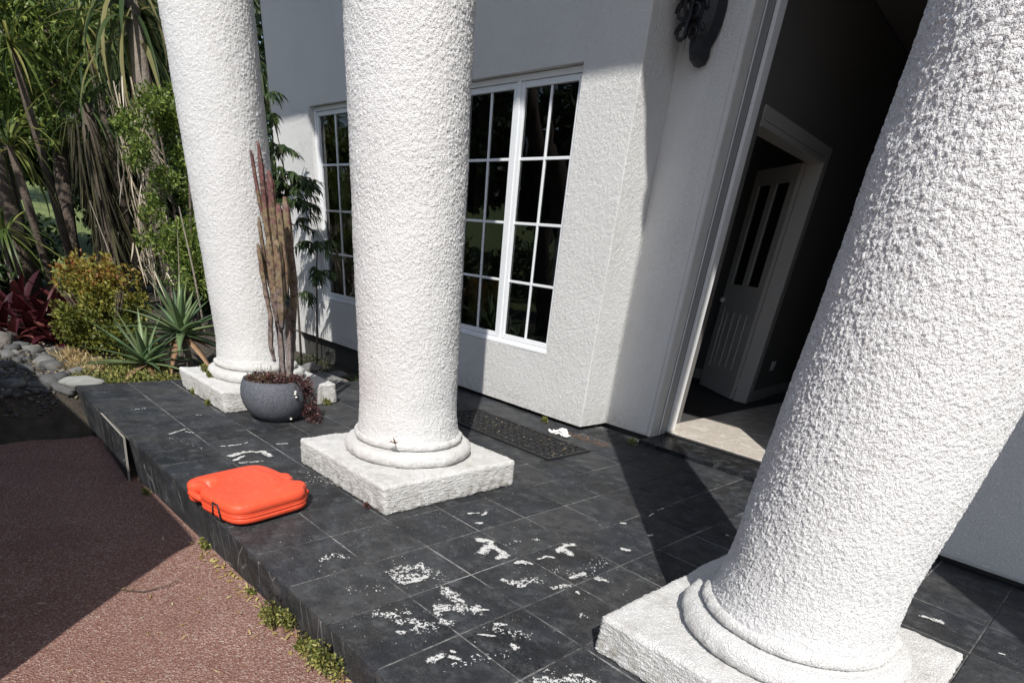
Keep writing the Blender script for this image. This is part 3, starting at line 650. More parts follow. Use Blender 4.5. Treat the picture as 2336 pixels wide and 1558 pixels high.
def solid_blade(base, az, el, L, w, droop, n=7, th=0.25):
    """fleshy leaf with a rounded underside"""
    V = []; F = []; p_ = np.array(base, float); e = el
    side = np.array([-math.sin(az), math.cos(az), 0.0])
    for i in range(n+1):
        s = i/n; wd = w*(1-s**1.6)*(0.75+0.5*s*(1-s)*2)
        wd = max(wd, 0.002)
        d = np.array([math.cos(az)*math.cos(e), math.sin(az)*math.cos(e), math.sin(e)]); nrm = np.cross(d, side)
        if nrm[2] < 0: nrm = -nrm
        V += [p_-side*wd/2+nrm*wd*0.12, p_-nrm*wd*0.0, p_+side*wd/2+nrm*wd*0.12, p_-nrm*wd*th]
        p_ = p_+d*L/n; e -= droop/n
    for i in range(n):
        a = i*4
        for q in range(4):
            r_ = (q+1) % 4; F.append([a+q, a+r_, a+4+r_, a+4+q])
    return V, F
def leafcloud(blobs, L, W, out=0.6, down=0.0, jit=0.35, shell=0.55):
    """small folded leaves filling ellipsoids (cx,cy,cz,rx,ry,rz,n); returns V, F(tri), rnd"""
    Vs = []; Rn = []
    for cx, cy, cz, rx, ry, rz, n in blobs:
        d = rng.normal(size=(n, 3)); d /= np.linalg.norm(d, axis=1)[:, None]
        r = shell+(1-shell)*rng.random(n)**0.5; r *= 1+0.22*noise(d*2.2+cx*3.1+cy)
        P = np.array([cx, cy, cz])+d*r[:, None]*np.array([rx, ry, rz])
        a = out*d+rng.normal(size=(n, 3))*0.6+np.array([0, 0, -down]); a /= np.linalg.norm(a, axis=1)[:, None]
        s = np.cross(a, rng.normal(size=(n, 3))); s /= np.linalg.norm(s, axis=1)[:, None]; nn = np.cross(a, s)
        l = L*(1+jit*(rng.random(n)*2-1))[:, None]; w = W*(1+jit*(rng.random(n)*2-1))[:, None]
        q0 = P; q2 = P+a*l; m_ = P+a*l*0.45
        Vs.append(np.stack([q0, m_-s*w/2+nn*w*0.18, q2-nn*l*0.06, m_+s*w/2+nn*w*0.18], 1).reshape(-1, 3))
        v = rng.random(n); Rn.append(np.repeat(v, 4))
    V = np.concatenate(Vs); n = len(V)//4; b_ = np.arange(n)*4
    F = np.concatenate([np.stack([b_, b_+1, b_+2], 1), np.stack([b_, b_+2, b_+3], 1)])
    return V, F, np.concatenate(Rn)
def blades(name, specs, mat, parent, stuff=True, solid=False):
    V = []; F = []; Rn = []
    for sp in specs:
        v, f = (solid_blade if solid else blade)(*sp); b_ = len(V); V += list(v); F += [[i+b_ for i in q] for q in f]; Rn += [random.random()]*len(v)
    o = mk(name, V, F, mat, parent, smooth=True, rnd=Rn)
    if stuff: o['kind'] = 'stuff'
    return o
PI = math.pi
M['aloe'] = mat_leaf('aloe_leaf', [(0.1, (0.06, 0.11, 0.055)), (0.5, (0.125, 0.20, 0.09)), (0.95, (0.24, 0.30, 0.14))], 0.12, 0.42, obj_random=True)
M['aloe_dry'] = mat_leaf('aloe_leaf_dry', [(0.1, (0.22, 0.12, 0.07)), (0.9, (0.38, 0.24, 0.14))], 0.2, 0.7, obj_random=True)
M['brom'] = mat_leaf('bromeliad_leaf', [(0.1, (0.022, 0.005, 0.008)), (0.55, (0.055, 0.008, 0.013)), (0.85, (0.10, 0.022, 0.022)), (1.0, (0.26, 0.12, 0.085))], 0.22, 0.45, obj_random=True)
M['bush'] = mat_leaf('bush_leaf', [(0.1, (0.06, 0.08, 0.015)), (0.4, (0.15, 0.17, 0.03)), (0.64, (0.27, 0.25, 0.045)), (0.82, (0.28, 0.15, 0.035)), (0.97, (0.24, 0.06, 0.03))], 0.3, 0.5)
M['green'] = mat_leaf('green_leaf', [(0.1, (0.045, 0.08, 0.014)), (0.5, (0.12, 0.18, 0.034)), (0.95, (0.27, 0.32, 0.07))], 0.35, 0.45)
M['dkgreen'] = mat_leaf('dark_leaf', [(0.1, (0.012, 0.024, 0.008)), (0.5, (0.03, 0.055, 0.016)), (0.95, (0.075, 0.11, 0.035))], 0.25, 0.45)
M['strap'] = mat_leaf('strap_leaf', [(0.1, (0.02, 0.045, 0.016)), (0.5, (0.07, 0.11, 0.03)), (0.75, (0.16, 0.18, 0.06)), (0.95, (0.28, 0.25, 0.12))], 0.35, 0.4)
M['dead'] = mat_leaf('dead_frond', [(0.1, (0.22, 0.17, 0.11)), (0.5, (0.50, 0.43, 0.32)), (0.95, (0.74, 0.68, 0.57))], 0.2, 0.8)
M['fibre'] = mat_leaf('old_fibre', [(0.1, (0.016, 0.014, 0.008)), (0.6, (0.040, 0.036, 0.017)), (0.95, (0.085, 0.080, 0.035))], 0.1, 0.85)
M['bark'] = mat_plain('bark', (0.085, 0.065, 0.05), 0.9, 0.5, 14, 0.02, 40)
M['bark_pale'] = mat_plain('bark_pale', (0.20, 0.17, 0.14), 0.9, 0.4, 14, 0.015, 50)
M['weed'] = mat_leaf('weed_leaf', [(0.1, (0.06, 0.08, 0.02)), (0.5, (0.17, 0.20, 0.045)), (0.95, (0.42, 0.38, 0.12))], 0.3, 0.5)
M['sedum'] = mat_leaf('dark_sedum', [(0.1, (0.035, 0.014, 0.016)), (0.6, (0.10, 0.045, 0.045)), (0.95, (0.21, 0.12, 0.10))], 0.15, 0.4)
M['moss'] = mat_leaf('moss_leaf', [(0.1, (0.06, 0.05, 0.015)), (0.5, (0.13, 0.11, 0.03)), (0.95, (0.22, 0.17, 0.06))], 0.2, 0.8)
M['yellow'] = mat_leaf('yellow_leaf', [(0.1, (0.30, 0.22, 0.06)), (0.5, (0.52, 0.42, 0.12)), (0.95, (0.68, 0.60, 0.28))], 0.3, 0.7)
M['litter'] = mat_leaf('dry_litter', [(0.1, (0.20, 0.12, 0.06)), (0.5, (0.42, 0.30, 0.12)), (0.95, (0.62, 0.55, 0.35))], 0.2, 0.8)
M['soil'] = mat_plain('potting_soil', (0.05, 0.04, 0.03), 0.95, 0.4, 30, 0.01, 90)

# ------------------------------------------------------------------ planter, cactus, trailing sedum
PX, PY = -1.525, 0.885
ma, nt, b = newmat('grey_planter'); g = NT(nt)
g.l(g.ramp(g.noise(90, detail=5, rough=0.7), [(0.3, (0.055, 0.060, 0.072)), (0.55, (0.105, 0.113, 0.132)), (0.75, (0.20, 0.21, 0.235))]), b.inputs['Base Color'])
b.inputs['Roughness'].default_value = 0.75; g.l(g.bump(g.noise(140, detail=4), dist=0.002), b.inputs['Normal']); M['planter'] = ma
pot = empty('planter_bowl', (PX, PY, 0.0), 'round speckled grey planter bowl standing against the far column plinth', 'planter')
prof = [(0.0, 0.012), (0.105, 0.012), (0.112, 0.0), (0.130, 0.0), (0.133, 0.012)]
for s in np.linspace(0.10, 1.0, 26): prof.append((0.209*math.sqrt(max(0, 1-((s-.60)/.78)**2)), 0.25*s))
prof += [(0.180, 0.252), (0.172, 0.242), (0.178, 0.215), (0.0, 0.212)]
MB().lathe((PX, PY, 0), prof, 72).make('bowl', M['planter'], pot, True)
sv = []; nthp = 30
MB().lathe((PX, PY, 0), [(0.0, 0.2125), (0.174, 0.2145), (0.165, 0.228), (0.11, 0.238), (0.0, 0.242)], 30).make('soil', M['soil'], pot, True)
ma, nt, b = newmat('cactus_skin'); g = NT(nt)
sx = g.n('SeparateXYZ'); g.l(g.pos(), sx.inputs[0])
zz = g.math('ADD', sx.outputs[2], g.math('MULTIPLY', g.math('SUBTRACT', g.noise(16, detail=7, rough=0.75), 0.5), 1.7))
c = g.ramp(g.math('MULTIPLY', zz, 0.6), [(0.28, (0.20, 0.165, 0.155)), (0.40, (0.19, 0.13, 0.11)), (0.48, (0.21, 0.17, 0.085)), (0.56, (0.15, 0.075, 0.058)), (0.64, (0.21, 0.175, 0.085)), (0.72, (0.15, 0.065, 0.055)), (0.86, (0.12, 0.038, 0.04))])
blk = g.ramp(g.noise(38, detail=6, rough=0.7), [(0.40, 1.0), (0.50, 0.0)])
c = g.mix(g.math('MULTIPLY', blk, 0.85), c, (0.028, 0.016, 0.014))
c = g.mix(g.math('MULTIPLY', g.ramp(g.noise(23, detail=5, rough=0.7), [(0.56, 0.0), (0.70, 1.0)]), 0.5), c, (0.30, 0.27, 0.22))
g.l(c, b.inputs['Base Color']); b.inputs['Roughness'].default_value = 0.7
g.l(g.bump(g.noise(120, detail=5), dist=0.0015), b.inputs['Normal']); M['cactus'] = ma
cac = empty('candelabra_cactus', (PX+.03, PY+.05, 0.25), 'tall weathered reddish and yellow candelabra cactus growing in the grey bowl', 'cactus')
def rib_stem(pts, rad, ribs=5, per=4, depth=0.28, twist=0.3):
    n = ribs*per; V = []; F = []; K = 5; P = []; Rr = []
    for i in range(len(pts)-1):
        for k in range(K):
            t = k/K; P.append(np.array(pts[i])*(1-t)+np.array(pts[i+1])*t); Rr.append(rad[i]*(1-t)+rad[i+1]*t)
    P.append(np.array(pts[-1])); Rr.append(rad[-1])
    for i, (q, r) in enumerate(zip(P, Rr)):
        bul = 1+0.06*math.sin(i*1.9+q[0]*50)
        for k in range(n):
            a = 2*PI*k/n+twist*i*0.05; rr = r*bul*(1-depth*(0.5-0.5*math.cos(ribs*a)))*(1+0.08*math.sin(i*2.1+k))
            V.append((q[0]+rr*math.cos(a), q[1]+rr*math.sin(a), q[2]))
    m_ = len(P)
    for i in range(m_-1):
        for k in range(n): F.append([i*n+k, i*n+(k+1) % n, (i+1)*n+(k+1) % n, (i+1)*n+k])
    F.append([(m_-1)*n+k for k in range(n)]); F.append(list(range(n))[::-1]); return V, F
cb = np.array([PX+.03, PY+.05])
# offsets are along the picture's left-right (u) and depth (v) directions of the ground
uu = np.array([0.60, 0.80]); vv = np.array([-0.80, 0.60])
def cp(u, v, z): q = cb+uu*(u*1.02+0.045*min(1.0, max(0.0, (z-.25)/.5)))+vv*(v*2.0); return (q[0], q[1], z)
stems = [
 ([cp(.045, 0, .22), cp(.05, .01, .42), cp(.045, .01, .66)], [.026, .025, .024]),
 ([cp(.0, .02, .22), cp(-.005, .02, .45), cp(-.03, .02, .72), cp(-.04, .02, .98)], [.028, .026, .03, .022]),
 ([cp(.03, .05, .22), cp(.06, .05, .5), cp(.07, .05, .8), cp(.07, .05, 1.18), cp(.068, .05, 1.23)], [.024, .022, .032, .030, .012]),
 ([cp(.02, -.02, .55), cp(.025, -.03, .66), cp(.03, -.03, .9), cp(.03, -.03, 1.0), cp(.03, -.03, 1.02)], [.015, .034, .036, .03, .012]),
 ([cp(-.01, -.01, .58), cp(-.015, -.02, .70), cp(-.015, -.02, .98), cp(-.012, -.02, 1.03)], [.015, .034, .032, .012]),
 ([cp(.01, .03, .8), cp(.0, .03, .98), cp(.005, .03, 1.28), cp(.002, .03, 1.34)], [.03, .033, .030, .012]),
 ([cp(-.03, .02, .9), cp(-.035, .02, 1.1), cp(-.03, .02, 1.36), cp(-.032, .02, 1.46)], [.022, .024, .020, .007]),
 ([cp(-.05, .0, .60), cp(-.075, .0, .74), cp(-.085, .0, .94), cp(-.088, .0, .99)], [.014, .021, .020, .009]),
 ([cp(-.05, .03, .72), cp(-.075, .03, .88), cp(-.08, .03, 1.08), cp(-.08, .03, 1.12)], [.014, .017, .015, .007]),
 ([cp(-.04, .03, 1.05), cp(-.065, .03, 1.18), cp(-.078, .03, 1.40), cp(-.08, .03, 1.42)], [.013, .015, .012, .006]),
 ([cp(-.03, -.02, .36), cp(-.05, -.02, .45), cp(-.045, -.02, .62), cp(-.045, -.02, .64)], [.013, .021, .019, .009]),
 ([cp(.05, -.01, .74), cp(.058, -.01, .86), cp(.055, -.01, 1.16), cp(.054, -.01, 1.19)], [.016, .028, .026, .011]),
]
for P_, r_ in stems:
    v, f = rib_stem(P_, [q_*.82 for q_ in r_], ribs=random.choice([4, 5]), per=6, depth=.30, twist=.1); mk('stem', v, f, M['cactus'], cac, smooth=True)
sed = empty('trailing_sedum', (PX+.1, PY+.1, 0.23), 'dark purple trailing succulent spilling over the rim of the grey bowl', 'succulent')
blobs = [(PX+.05+.035*i, PY+.02+.05*i, .24, .085, .085, .042, 230) for i in range(-2, 3)]
blobs += [(PX+.12, PY+.15, .205, .06, .07, .06, 240), (PX+.15, PY+.17, .13, .05, .055, .08, 260), (PX+.17, PY+.18, .055, .05, .055, .05, 240), (PX+.20, PY+.18, .02, .06, .05, .02, 80)]
V, F, r_ = leafcloud(blobs, .020, .012, out=.9, down=-.1, shell=.2); o = mk('foliage', V, F, M['sedum'], sed, rnd=r_); o['kind'] = 'stuff'
mb = MB()
for i in range(40):
    a = random.uniform(0, 6.28); rr = random.uniform(.02, .16); bx_, by_ = PX+rr*math.cos(a), PY+rr*math.sin(a)
    h = random.uniform(.03, .075); mb.tube([(bx_, by_, .235), (bx_+random.uniform(-.015, .015), by_+random.uniform(-.015, .015), .24+h)], .0013, 4)
o = mb.make('stalks', M['fibre'], sed); o['kind'] = 'stuff'
V, F, r_ = leafcloud([(PX-.05, PY-.05, .240, .11, .10, .028, 900), (PX-.08, PY+.04, .242, .08, .08, .028, 420)], .012, .005, out=1.0, shell=.1); o = mk('mossy_tuft', V, F, M['moss'], sed, rnd=r_); o['kind'] = 'stuff'
# small white snail shells on the bowl
M['shell'] = mat_plain('snail_white', (0.75, 0.73, 0.68), 0.5, 0.1)
bm = bmesh.new(); bmesh.ops.create_icosphere(bm, subdivisions=2, radius=.0085); me_sh = bpy.data.meshes.new('snail_shell'); bm.to_mesh(me_sh); bm.free(); me_sh.materials.append(M['shell'])
for k, (u, z) in enumerate(((.62, .205), (.60, .192), (.63, .172), (.50, .028))):
    a = -0.35+u; rr = 0.212 if z > .1 else .165
    o = bpy.data.objects.new('snail_shell', me_sh); COL.objects.link(o); o.location = (PX+rr*math.cos(a)+.006, PY+rr*math.sin(a), z); o.scale = (1, 1, .8)
    tag(o, 'tiny white snail shell on the side of the grey bowl', 'shell', 'snail shells on the planter bowl')

# slender leafy tree between far column and the narrow window
tr = empty('slender_tree', (-4.15, 2.33, -.22), 'slender small tree with drooping dark leaves in front of the narrow window', 'tree')
mb = MB(); mb.tube([(-4.15, 2.33, -.25), (-4.12, 2.34, .3), (-4.08, 2.33, .75), (-4.1, 2.32, 1.2), (-4.06, 2.3, 1.6)], [.014, .012, .011, .009, .006], 7)
mb.tube([(-3.85, 2.36, -.25), (-3.72, 2.36, .45), (-3.66, 2.36, .8), (-3.6, 2.36, 1.0)], [.011, .010, .008, .004], 6); mb.make('trunk', M['bark'], tr, True)
V_ = []; F_ = []; Rn_ = []; mb = MB()
def spray(c, n, spread, L, W):
    for _ in range(n):
        a = random.uniform(0, 6.28); e0 = random.uniform(-.1, .7); l = random.uniform(.6, 1.0)*spread
        q = np.array(c, float); tipp = q+np.array([math.cos(a)*math.cos(e0), math.sin(a)*math.cos(e0)*.7, math.sin(e0)*.6-.15])*l
        mb.tube([tuple(q), tuple((q+tipp)/2+np.array([0, 0, .03])), tuple(tipp)], [.003, .002, .0012], 4)
        for t in np.linspace(.3, 1.0, 6):
            pq = q*(1-t)+tipp*t+np.array([0, 0, .03*4*t*(1-t)])
            for s in (-1, 0, 1):
                v, f = blade(pq, a+s*random.uniform(.6, 1.2), random.uniform(-.9, -.1), L*random.uniform(.7, 1.2), W, .7, 4, .2)
                b_ = len(V_); V_.extend(v); F_.extend([[i+b_ for i in q_] for q_ in f]); Rn_.extend([random.random()]*len(v))
for c, n, s in (((-4.02, 2.3, 1.46), 20, .42), ((-3.95, 2.28, 1.28), 16, .42), ((-3.9, 2.28, 1.38), 12, .35), ((-4.1, 2.32, 1.68), 5, .3), ((-3.95, 2.3, 1.1), 6, .42), ((-3.62, 2.34, .95), 8, .3), ((-3.66, 2.34, .72), 7, .3), ((-3.75, 2.34, .5), 4, .26), ((-4.3, 2.3, 2.05), 5, .26), ((-4.2, 2.3, 1.9), 4, .2)): spray(c, n, s, .10, .03)
mb.tube([(-4.06, 2.3, 1.6), (-4.15, 2.3, 1.85), (-4.3, 2.3, 2.05)], [.005, .004, .002], 5)
mb.make('twigs', M['bark'], tr)['kind'] = 'stuff'; o = mk('foliage', V_, F_, M['dkgreen'], tr, smooth=True, rnd=Rn_); o['kind'] = 'stuff'

# ------------------------------------------------------------------ orange case
ma, nt, b = newmat('orange_plastic'); g = NT(nt)
oc = g.mix(g.noise(6, detail=4), (0.80, 0.075, 0.03), (0.88, 0.115, 0.05))
oc = g.mix(g.math('MULTIPLY', g.ramp(g.noise(45, detail=6, rough=0.75), [(0.56, 0.0), (0.70, 1.0)]), 0.22), oc, (0.75, 0.42, 0.32))
g.l(oc, b.inputs['Base Color']); g.l(g.ramp(g.noise(30, detail=5), [(0.35, 0.36), (0.7, 0.60)]), b.inputs['Roughness']); b.inputs['Specular IOR Level'].default_value = 0.35
g.l(g.bump(g.noise(500, detail=2), dist=0.0005, strength=.5), b.inputs['Normal']); M['orange'] = ma
case = empty('tool_case', (-0.20, 0.15, 0.0), 'bright orange plastic carry case with a moulded handle lying on the step edge', 'tool case')
ang = R(9.8); ca, sa = math.cos(ang), math.sin(ang)
def case_pt(u, v, z): return (-0.190+u*ca-v*sa, 0.157+u*sa+v*ca, z+0.010)
UH, VH = 0.224, 0.207   # half sizes: u across (X), v from handle (-) to hinge (+)
def outline(inset=0.0, n=200):
    pts = []
    for k in range(n):
        a = 2*PI*k/n; c, s = math.cos(a), math.sin(a); e = 5.4
        r = (abs(c/(UH-inset))**e+abs(s/(VH-inset))**e)**(-1/e); u, v = r*c, r*s
        # finger scoop of the handle on the front, left of centre
        if v < 0:
            v += 0.030*math.exp(-((u+0.10)/0.042)**4)*sst(-.1, -.18, np.array([v]))[0]
        # two hinge bumps at the back, small waist between
        if v > 0:
            v += (0.030*math.exp(-((u-0.125)/0.032)**4)+0.030*math.exp(-((u-0.015)/0.034)**4)-0.018*sst(-.02, .02, np.array([u]))[0])*sst(.08, .18, np.array([v]))[0]
        pts.append((u, v))
    return pts
def shell_part(name, prof, mat, parent):
    V = []; F = []; n = 200
    for ins, z in prof: V += [case_pt(u, v, z) for u, v in outline(ins, n)]
    for i in range(len(prof)-1):
        for k in range(n): F.append([i*n+k, i*n+(k+1) % n, (i+1)*n+(k+1) % n, (i+1)*n+k])
    F.append(list(range(n))[::-1])
    return V, F, n
low = [(0.05, 0.002), (0.016, 0.002), (0.006, 0.005), (0.0015, 0.011), (0.0, 0.018), (0.0, 0.027), (0.0018, 0.0285), (0.0018, 0.0305), (0.0, 0.032), (0.0, 0.0415), (0.003, 0.0425)]
V, F, n = shell_part('base', low, None, None); F.append([(len(low)-1)*n+k for k in range(n)]); mk('lower_shell', V, F, M['orange'], case, True)
# upper shell with a domed, embossed lid built as rings
up = [(0.004, 0.0436), (0.0005, 0.0446), (0.0, 0.047), (0.0016, 0.0485), (0.0016, 0.0505), (0.0, 0.052), (0.0004, 0.070), (0.003, 0.080), (0.008, 0.0865), (0.015, 0.0905), (0.024, 0.0925), (0.034, 0.093)]
V, F, n = shell_part('lid', up, None, None); F = F[:-1]; F.append([k for k in range(n)][::-1])
base_i = (len(up)-1)*n; ring = np.array(outline(0.034, n)); prev = base_i; steps = 26
for sidx in range(1, steps+1):
    t = 1-sidx/(steps+0.4); b0 = len(V)
    for u, v in ring*t:
        z = 0.093+0.004*math.sin(min(1, (1-t)*3)*PI/2)
        # raised panel and swirl ribs
        rr = math.hypot(u/0.15, (v-0.02)/0.135)
        z += 0.0045*float(sst(1.02, .9, np.array([rr]))[0])
        z += 0.0022*float(sst(.35, .6, np.array([math.sin(26*rr+2.2*math.atan2(v-0.02, u))]))[0])*float(sst(.92, .8, np.array([rr]))[0])*float(sst(.15, .3, np.array([rr]))[0])
        # scoop beside the handle
        z -= 0.042*math.exp(-(((u+0.10)/0.044)**2+((v+0.135)/0.036)**2)**2)
        V.append(case_pt(u, v, z))
    for k in range(n): F.append([prev+k, prev+(k+1) % n, b0+(k+1) % n, b0+k])
    prev = b0
F.append([prev+k for k in range(n)]); mk('upper_shell', V, F, M['orange'], case, True)
V, F, n = shell_part('seam', [(0.0045, 0.042), (0.0045, 0.0442)], None, None); mk('seam', V, F[:-1], M['seal'], case)
# handle bar across the scoop
mb = MB(); mb.tube([case_pt(-.175, -.178, .045), case_pt(-.14, -.198, .05), case_pt(-.10, -.203, .052), case_pt(-.06, -.198, .05), case_pt(-.03, -.182, .045)], [.013, .015, .015, .015, .013], 12); mb.make('handle', M['orange'], case, True)
# black wire latch
mb = MB(); L0 = [(.062, -.208, .072), (.102, -.208, .072), (.114, -.211, .012), (.062, -.208, .072), (.050, -.211, .012), (.062, -.208, .072)]
mb.tube([case_pt(*q) for q in L0[:3]], .0042, 6); mb.tube([case_pt(*q) for q in L0[3:5]], .0042, 6); mb.tube([case_pt(.048, -.211, .010), case_pt(.116, -.211, .010)], .0036, 6); mb.make('latch', M['rubber'], case, True)
for u in (.015, .125):
    mb = MB(); mb.tube([case_pt(u-.022, .208, .043), case_pt(u+.022, .208, .043)], .013, 12); mb.make('hinge', M['orange'], case, True)
for u, v in ((-.14, -.09), (.14, -.09), (-.14, .13), (.14, .13)):
    mb = MB(); mb.lathe(case_pt(u, v, 0), [(.014, -0.0075), (.014, .008)], 12); mb.make('foot', M['orange'], case)

# ------------------------------------------------------------------ rubber mat with scroll openings
mat_o = empty('door_mat', (-0.55, 2.17, 0.0), 'black rubber door mat with cut-out scrollwork in front of the wide window', 'door mat')
mx0, mx1, my0, my1 = -1.16, 0.035, 1.965, 2.385
mb = MB()
for bx_ in ((mx0, mx1, my0, my0+.022), (mx0, mx1, my1-.022, my1), (mx0, mx0+.022, my0+.022, my1-.022), (mx1-.022, mx1, my0+.022, my1-.022)): mb.box(bx_[0], bx_[1], bx_[2], bx_[3], .0015, .0125, .002)
mb.make('border', M['rubber'], mat_o)
mb = MB(); nx, ny = 17, 6; cw = (mx1-mx0-.044)/nx; ch = (my1-my0-.044)/ny
for i in range(nx):
    for j in range(ny):
        cx, cy = mx0+.022+cw*(i+.5), my0+.022+ch*(j+.5); a0 = random.uniform(0, 6.28); sg = 1 if (i+j) % 2 else -1
        rr = min(cw, ch)*.50
        pts = [(cx+rr*(1-.62*t)*math.cos(a0+sg*t*7.0), cy+rr*(1-.62*t)*math.sin(a0+sg*t*7.0), .0065) for t in np.linspace(0, 1, 13)]
        mb.tube(pts, [.0062-.0018*t for t in np.linspace(0, 1, 13)], 5)
for i in range(nx+1): mb.tube([(mx0+.022+cw*i+.006*math.sin(k*2.1+i), my0+.022+ch*k/2, .006) for k in range(2*ny+1)], .0042, 5)
for j in range(1, ny): mb.tube([(mx0+.022+cw*k/2, my0+.022+ch*j+.006*math.sin(k*1.7+j), .006) for k in range(2*nx+1)], .0042, 5)
mb.make('scrollwork', M['rubber'], mat_o, True)
# crumpled white rag by the wall
bm = bmesh.new(); bmesh.ops.create_icosphere(bm, subdivisions=4, radius=1.0); bm.verts.index_update(); Q = np.array([v.co[:] for v in bm.verts]); Fq = np.array([[v.index for v in f.verts] for f in bm.faces]); bm.free()
rag = empty('white_rag', (-.345, 2.50, 0), 'crumpled white rag on the tiles between the mat and the wall', 'rag')
q = Q*np.array([.085, .035, .022])*(1+.45*noise(Q*1.7)[:, None]); q[:, 2] = np.maximum(q[:, 2]+.012+.012*np.cos(q[:, 0]*60), .002)
q[:, 1] += .02*np.cos(q[:, 0]*40); M['rag'] = mat_plain('white_cloth', (0.80, 0.79, 0.76), 0.9, 0.06, 40, 0.002)
mk('cloth', q+np.array([-.345, 2.50, 0]), Fq, M['rag'], rag, True)

# ------------------------------------------------------------------ iron wall lantern
LX, LY = -0.185, 3.025
lan = empty('wall_lantern', (LX, LY, 2.05), 'ornate black iron wall lantern bracket on the wall beside the doorway', 'wall lamp')
bm = bmesh.new(); prof = [(.0, 2.035), (.026, 2.045), (.036, 2.075), (.034, 2.11), (.050, 2.15), (.062, 2.20), (.066, 2.26), (.060, 2.33), (.066, 2.40), (.058, 2.47), (.03, 2.53), (.0, 2.55)]
V = []; F = []; n = len(prof)
for d_, k_ in ((.0, 1.0), (-.045, .80), (-.075, .35)):
    for sx_, z in [(-r_, z) for r_, z in prof]+[(r_, z) for r_, z in prof[::-1][1:-1]]: V.append((LX+sx_*k_*1.45, LY+d_*1.5, z if k_ == 1 else 2.29+(z-2.29)*(k_*.2+.78)))
w = 2*n-2
for i in range(2):
    for k in range(w): F.append([i*w+k, i*w+(k+1) % w, (i+1)*w+(k+1) % w, (i+1)*w+k])
F.append([2*w+k for k in range(w)]); mk('backplate', V, F, M['black_iron'], lan)
mb = MB()
for s, (z0, r0) in enumerate(((2.16, .045), (2.24, .055), (2.31, .05), (2.38, .06))):
    for sd in (-1, 1):
        c = (LX-.045+sd*.042, LY-.10-.015*s, z0)
        mb.tube([(c[0]+sd*r0*(1-.7*t)*math.cos(t*8), c[1]-r0*.6*t, c[2]+r0*(1-.7*t)*math.sin(t*8)) for t in np.linspace(0, 1, 16)], [.012*(1-.4*t) for t in np.linspace(0, 1, 16)], 6)
mb.tube([(LX-.02, LY-.03, 2.2), (LX-.05, LY-.10, 2.17), (LX-.06, LY-.16, 2.25), (LX-.05, LY-.2, 2.4), (LX-.05, LY-.2, 2.6)], [.012, .011, .011, .012, .010], 8)
for k in range(7):
    a = random.uniform(-.6, .6); v, f = blade((LX-.05+.02*k/3, LY-.09-.012*k, 2.28-.012*k), -1.6+a, -1.2, .12, .03, .3, 5, .4); mb.add(v, f)
v, f = blade((LX-.045, LY-.085, 2.235), -2.3, -1.35, .15, .03, .2, 6, .4); mb.add(v, f)
mb.make('scroll_arm', M['black_iron'], lan, True)
mb = MB(); mb.lathe((LX-.05, LY-.2, 0), [(.03, 2.58), (.085, 2.62), (.10, 2.66), (.11, 2.92), (.02, 3.04)], 8); mb.make('lamp_cage', M['black_iron'], lan)

# ------------------------------------------------------------------ aloes beside the porch
def aloe(name, c, h, n, L, label, wd=.045, lean=(0, 0)):
    a = empty(name, (c[0], c[1], ground_z([c[0]], [c[1]])[0]), label, 'aloe', 'aloes beside the porch')
    z0 = float(WL[a.name][2])
    mb = MB(); mb.tube([(c[0]-lean[0], c[1]-lean[1], z0-.03), (c[0]-lean[0]*.5, c[1]-lean[1]*.5, z0+h*.5), (c[0], c[1], z0+h)], [.035, .032, .028], 8); mb.make('stem', M['bark_pale'], a, True)
    for k in range(n):
        s = k/n; az = k*2.39996+random.uniform(-.2, .2); el = R(82)-R(98)*(1-s)**.8+random.uniform(-.12, .12)
        l = L*random.uniform(.8, 1.1)*(0.75+.35*math.sin(PI*min(1, s+.25)))
        v, f = solid_blade((c[0]+.012*math.cos(az), c[1]+.012*math.sin(az), z0+h-.04+.07*s), az, el, l, wd*random.uniform(.8, 1.1), random.uniform(.2, .75)*(1.2-s), 8)
        dry = s < .16
        mk('leaf', v, f, M['aloe_dry'] if dry and random.random() < .55 else M['aloe'], a, smooth=True)
    return a
aloe('aloe_plant', (-3.60, .98), .30, 38, .60, 'larger spiky green aloe on a short stem right beside the far column', .078, (-.05, 0))
aloe('aloe_plant', (-3.44, .60), .11, 32, .54, 'lower spiky green aloe sprawling at the porch corner', .068)
# tall dry flower stalks
for k, (b_, t_, w_) in enumerate((((-4.30, .80, .0), (-5.02, .81, 1.12), .008), ((-3.66, .98, .2), (-3.98, 1.22, .98), .006), ((-4.15, 1.35, .1), (-4.72, 1.5, 1.15), .012))):
    st = empty('dry_stalk', b_, ['long thin dry flower stalk leaning left over the yellow bush', 'thin dry flower stalk rising from the larger aloe', 'stout dry brown stalk standing beside the far column shaft'][k], 'plant stalk')
    mid = tuple((np.array(b_)+np.array(t_))/2+np.array([.03, .0, .03])); MB().tube([b_, mid, t_], [w_, w_*.8, w_*.5], 6).make('stalk', M['dead'] if False else M['bark_pale'], st, True)

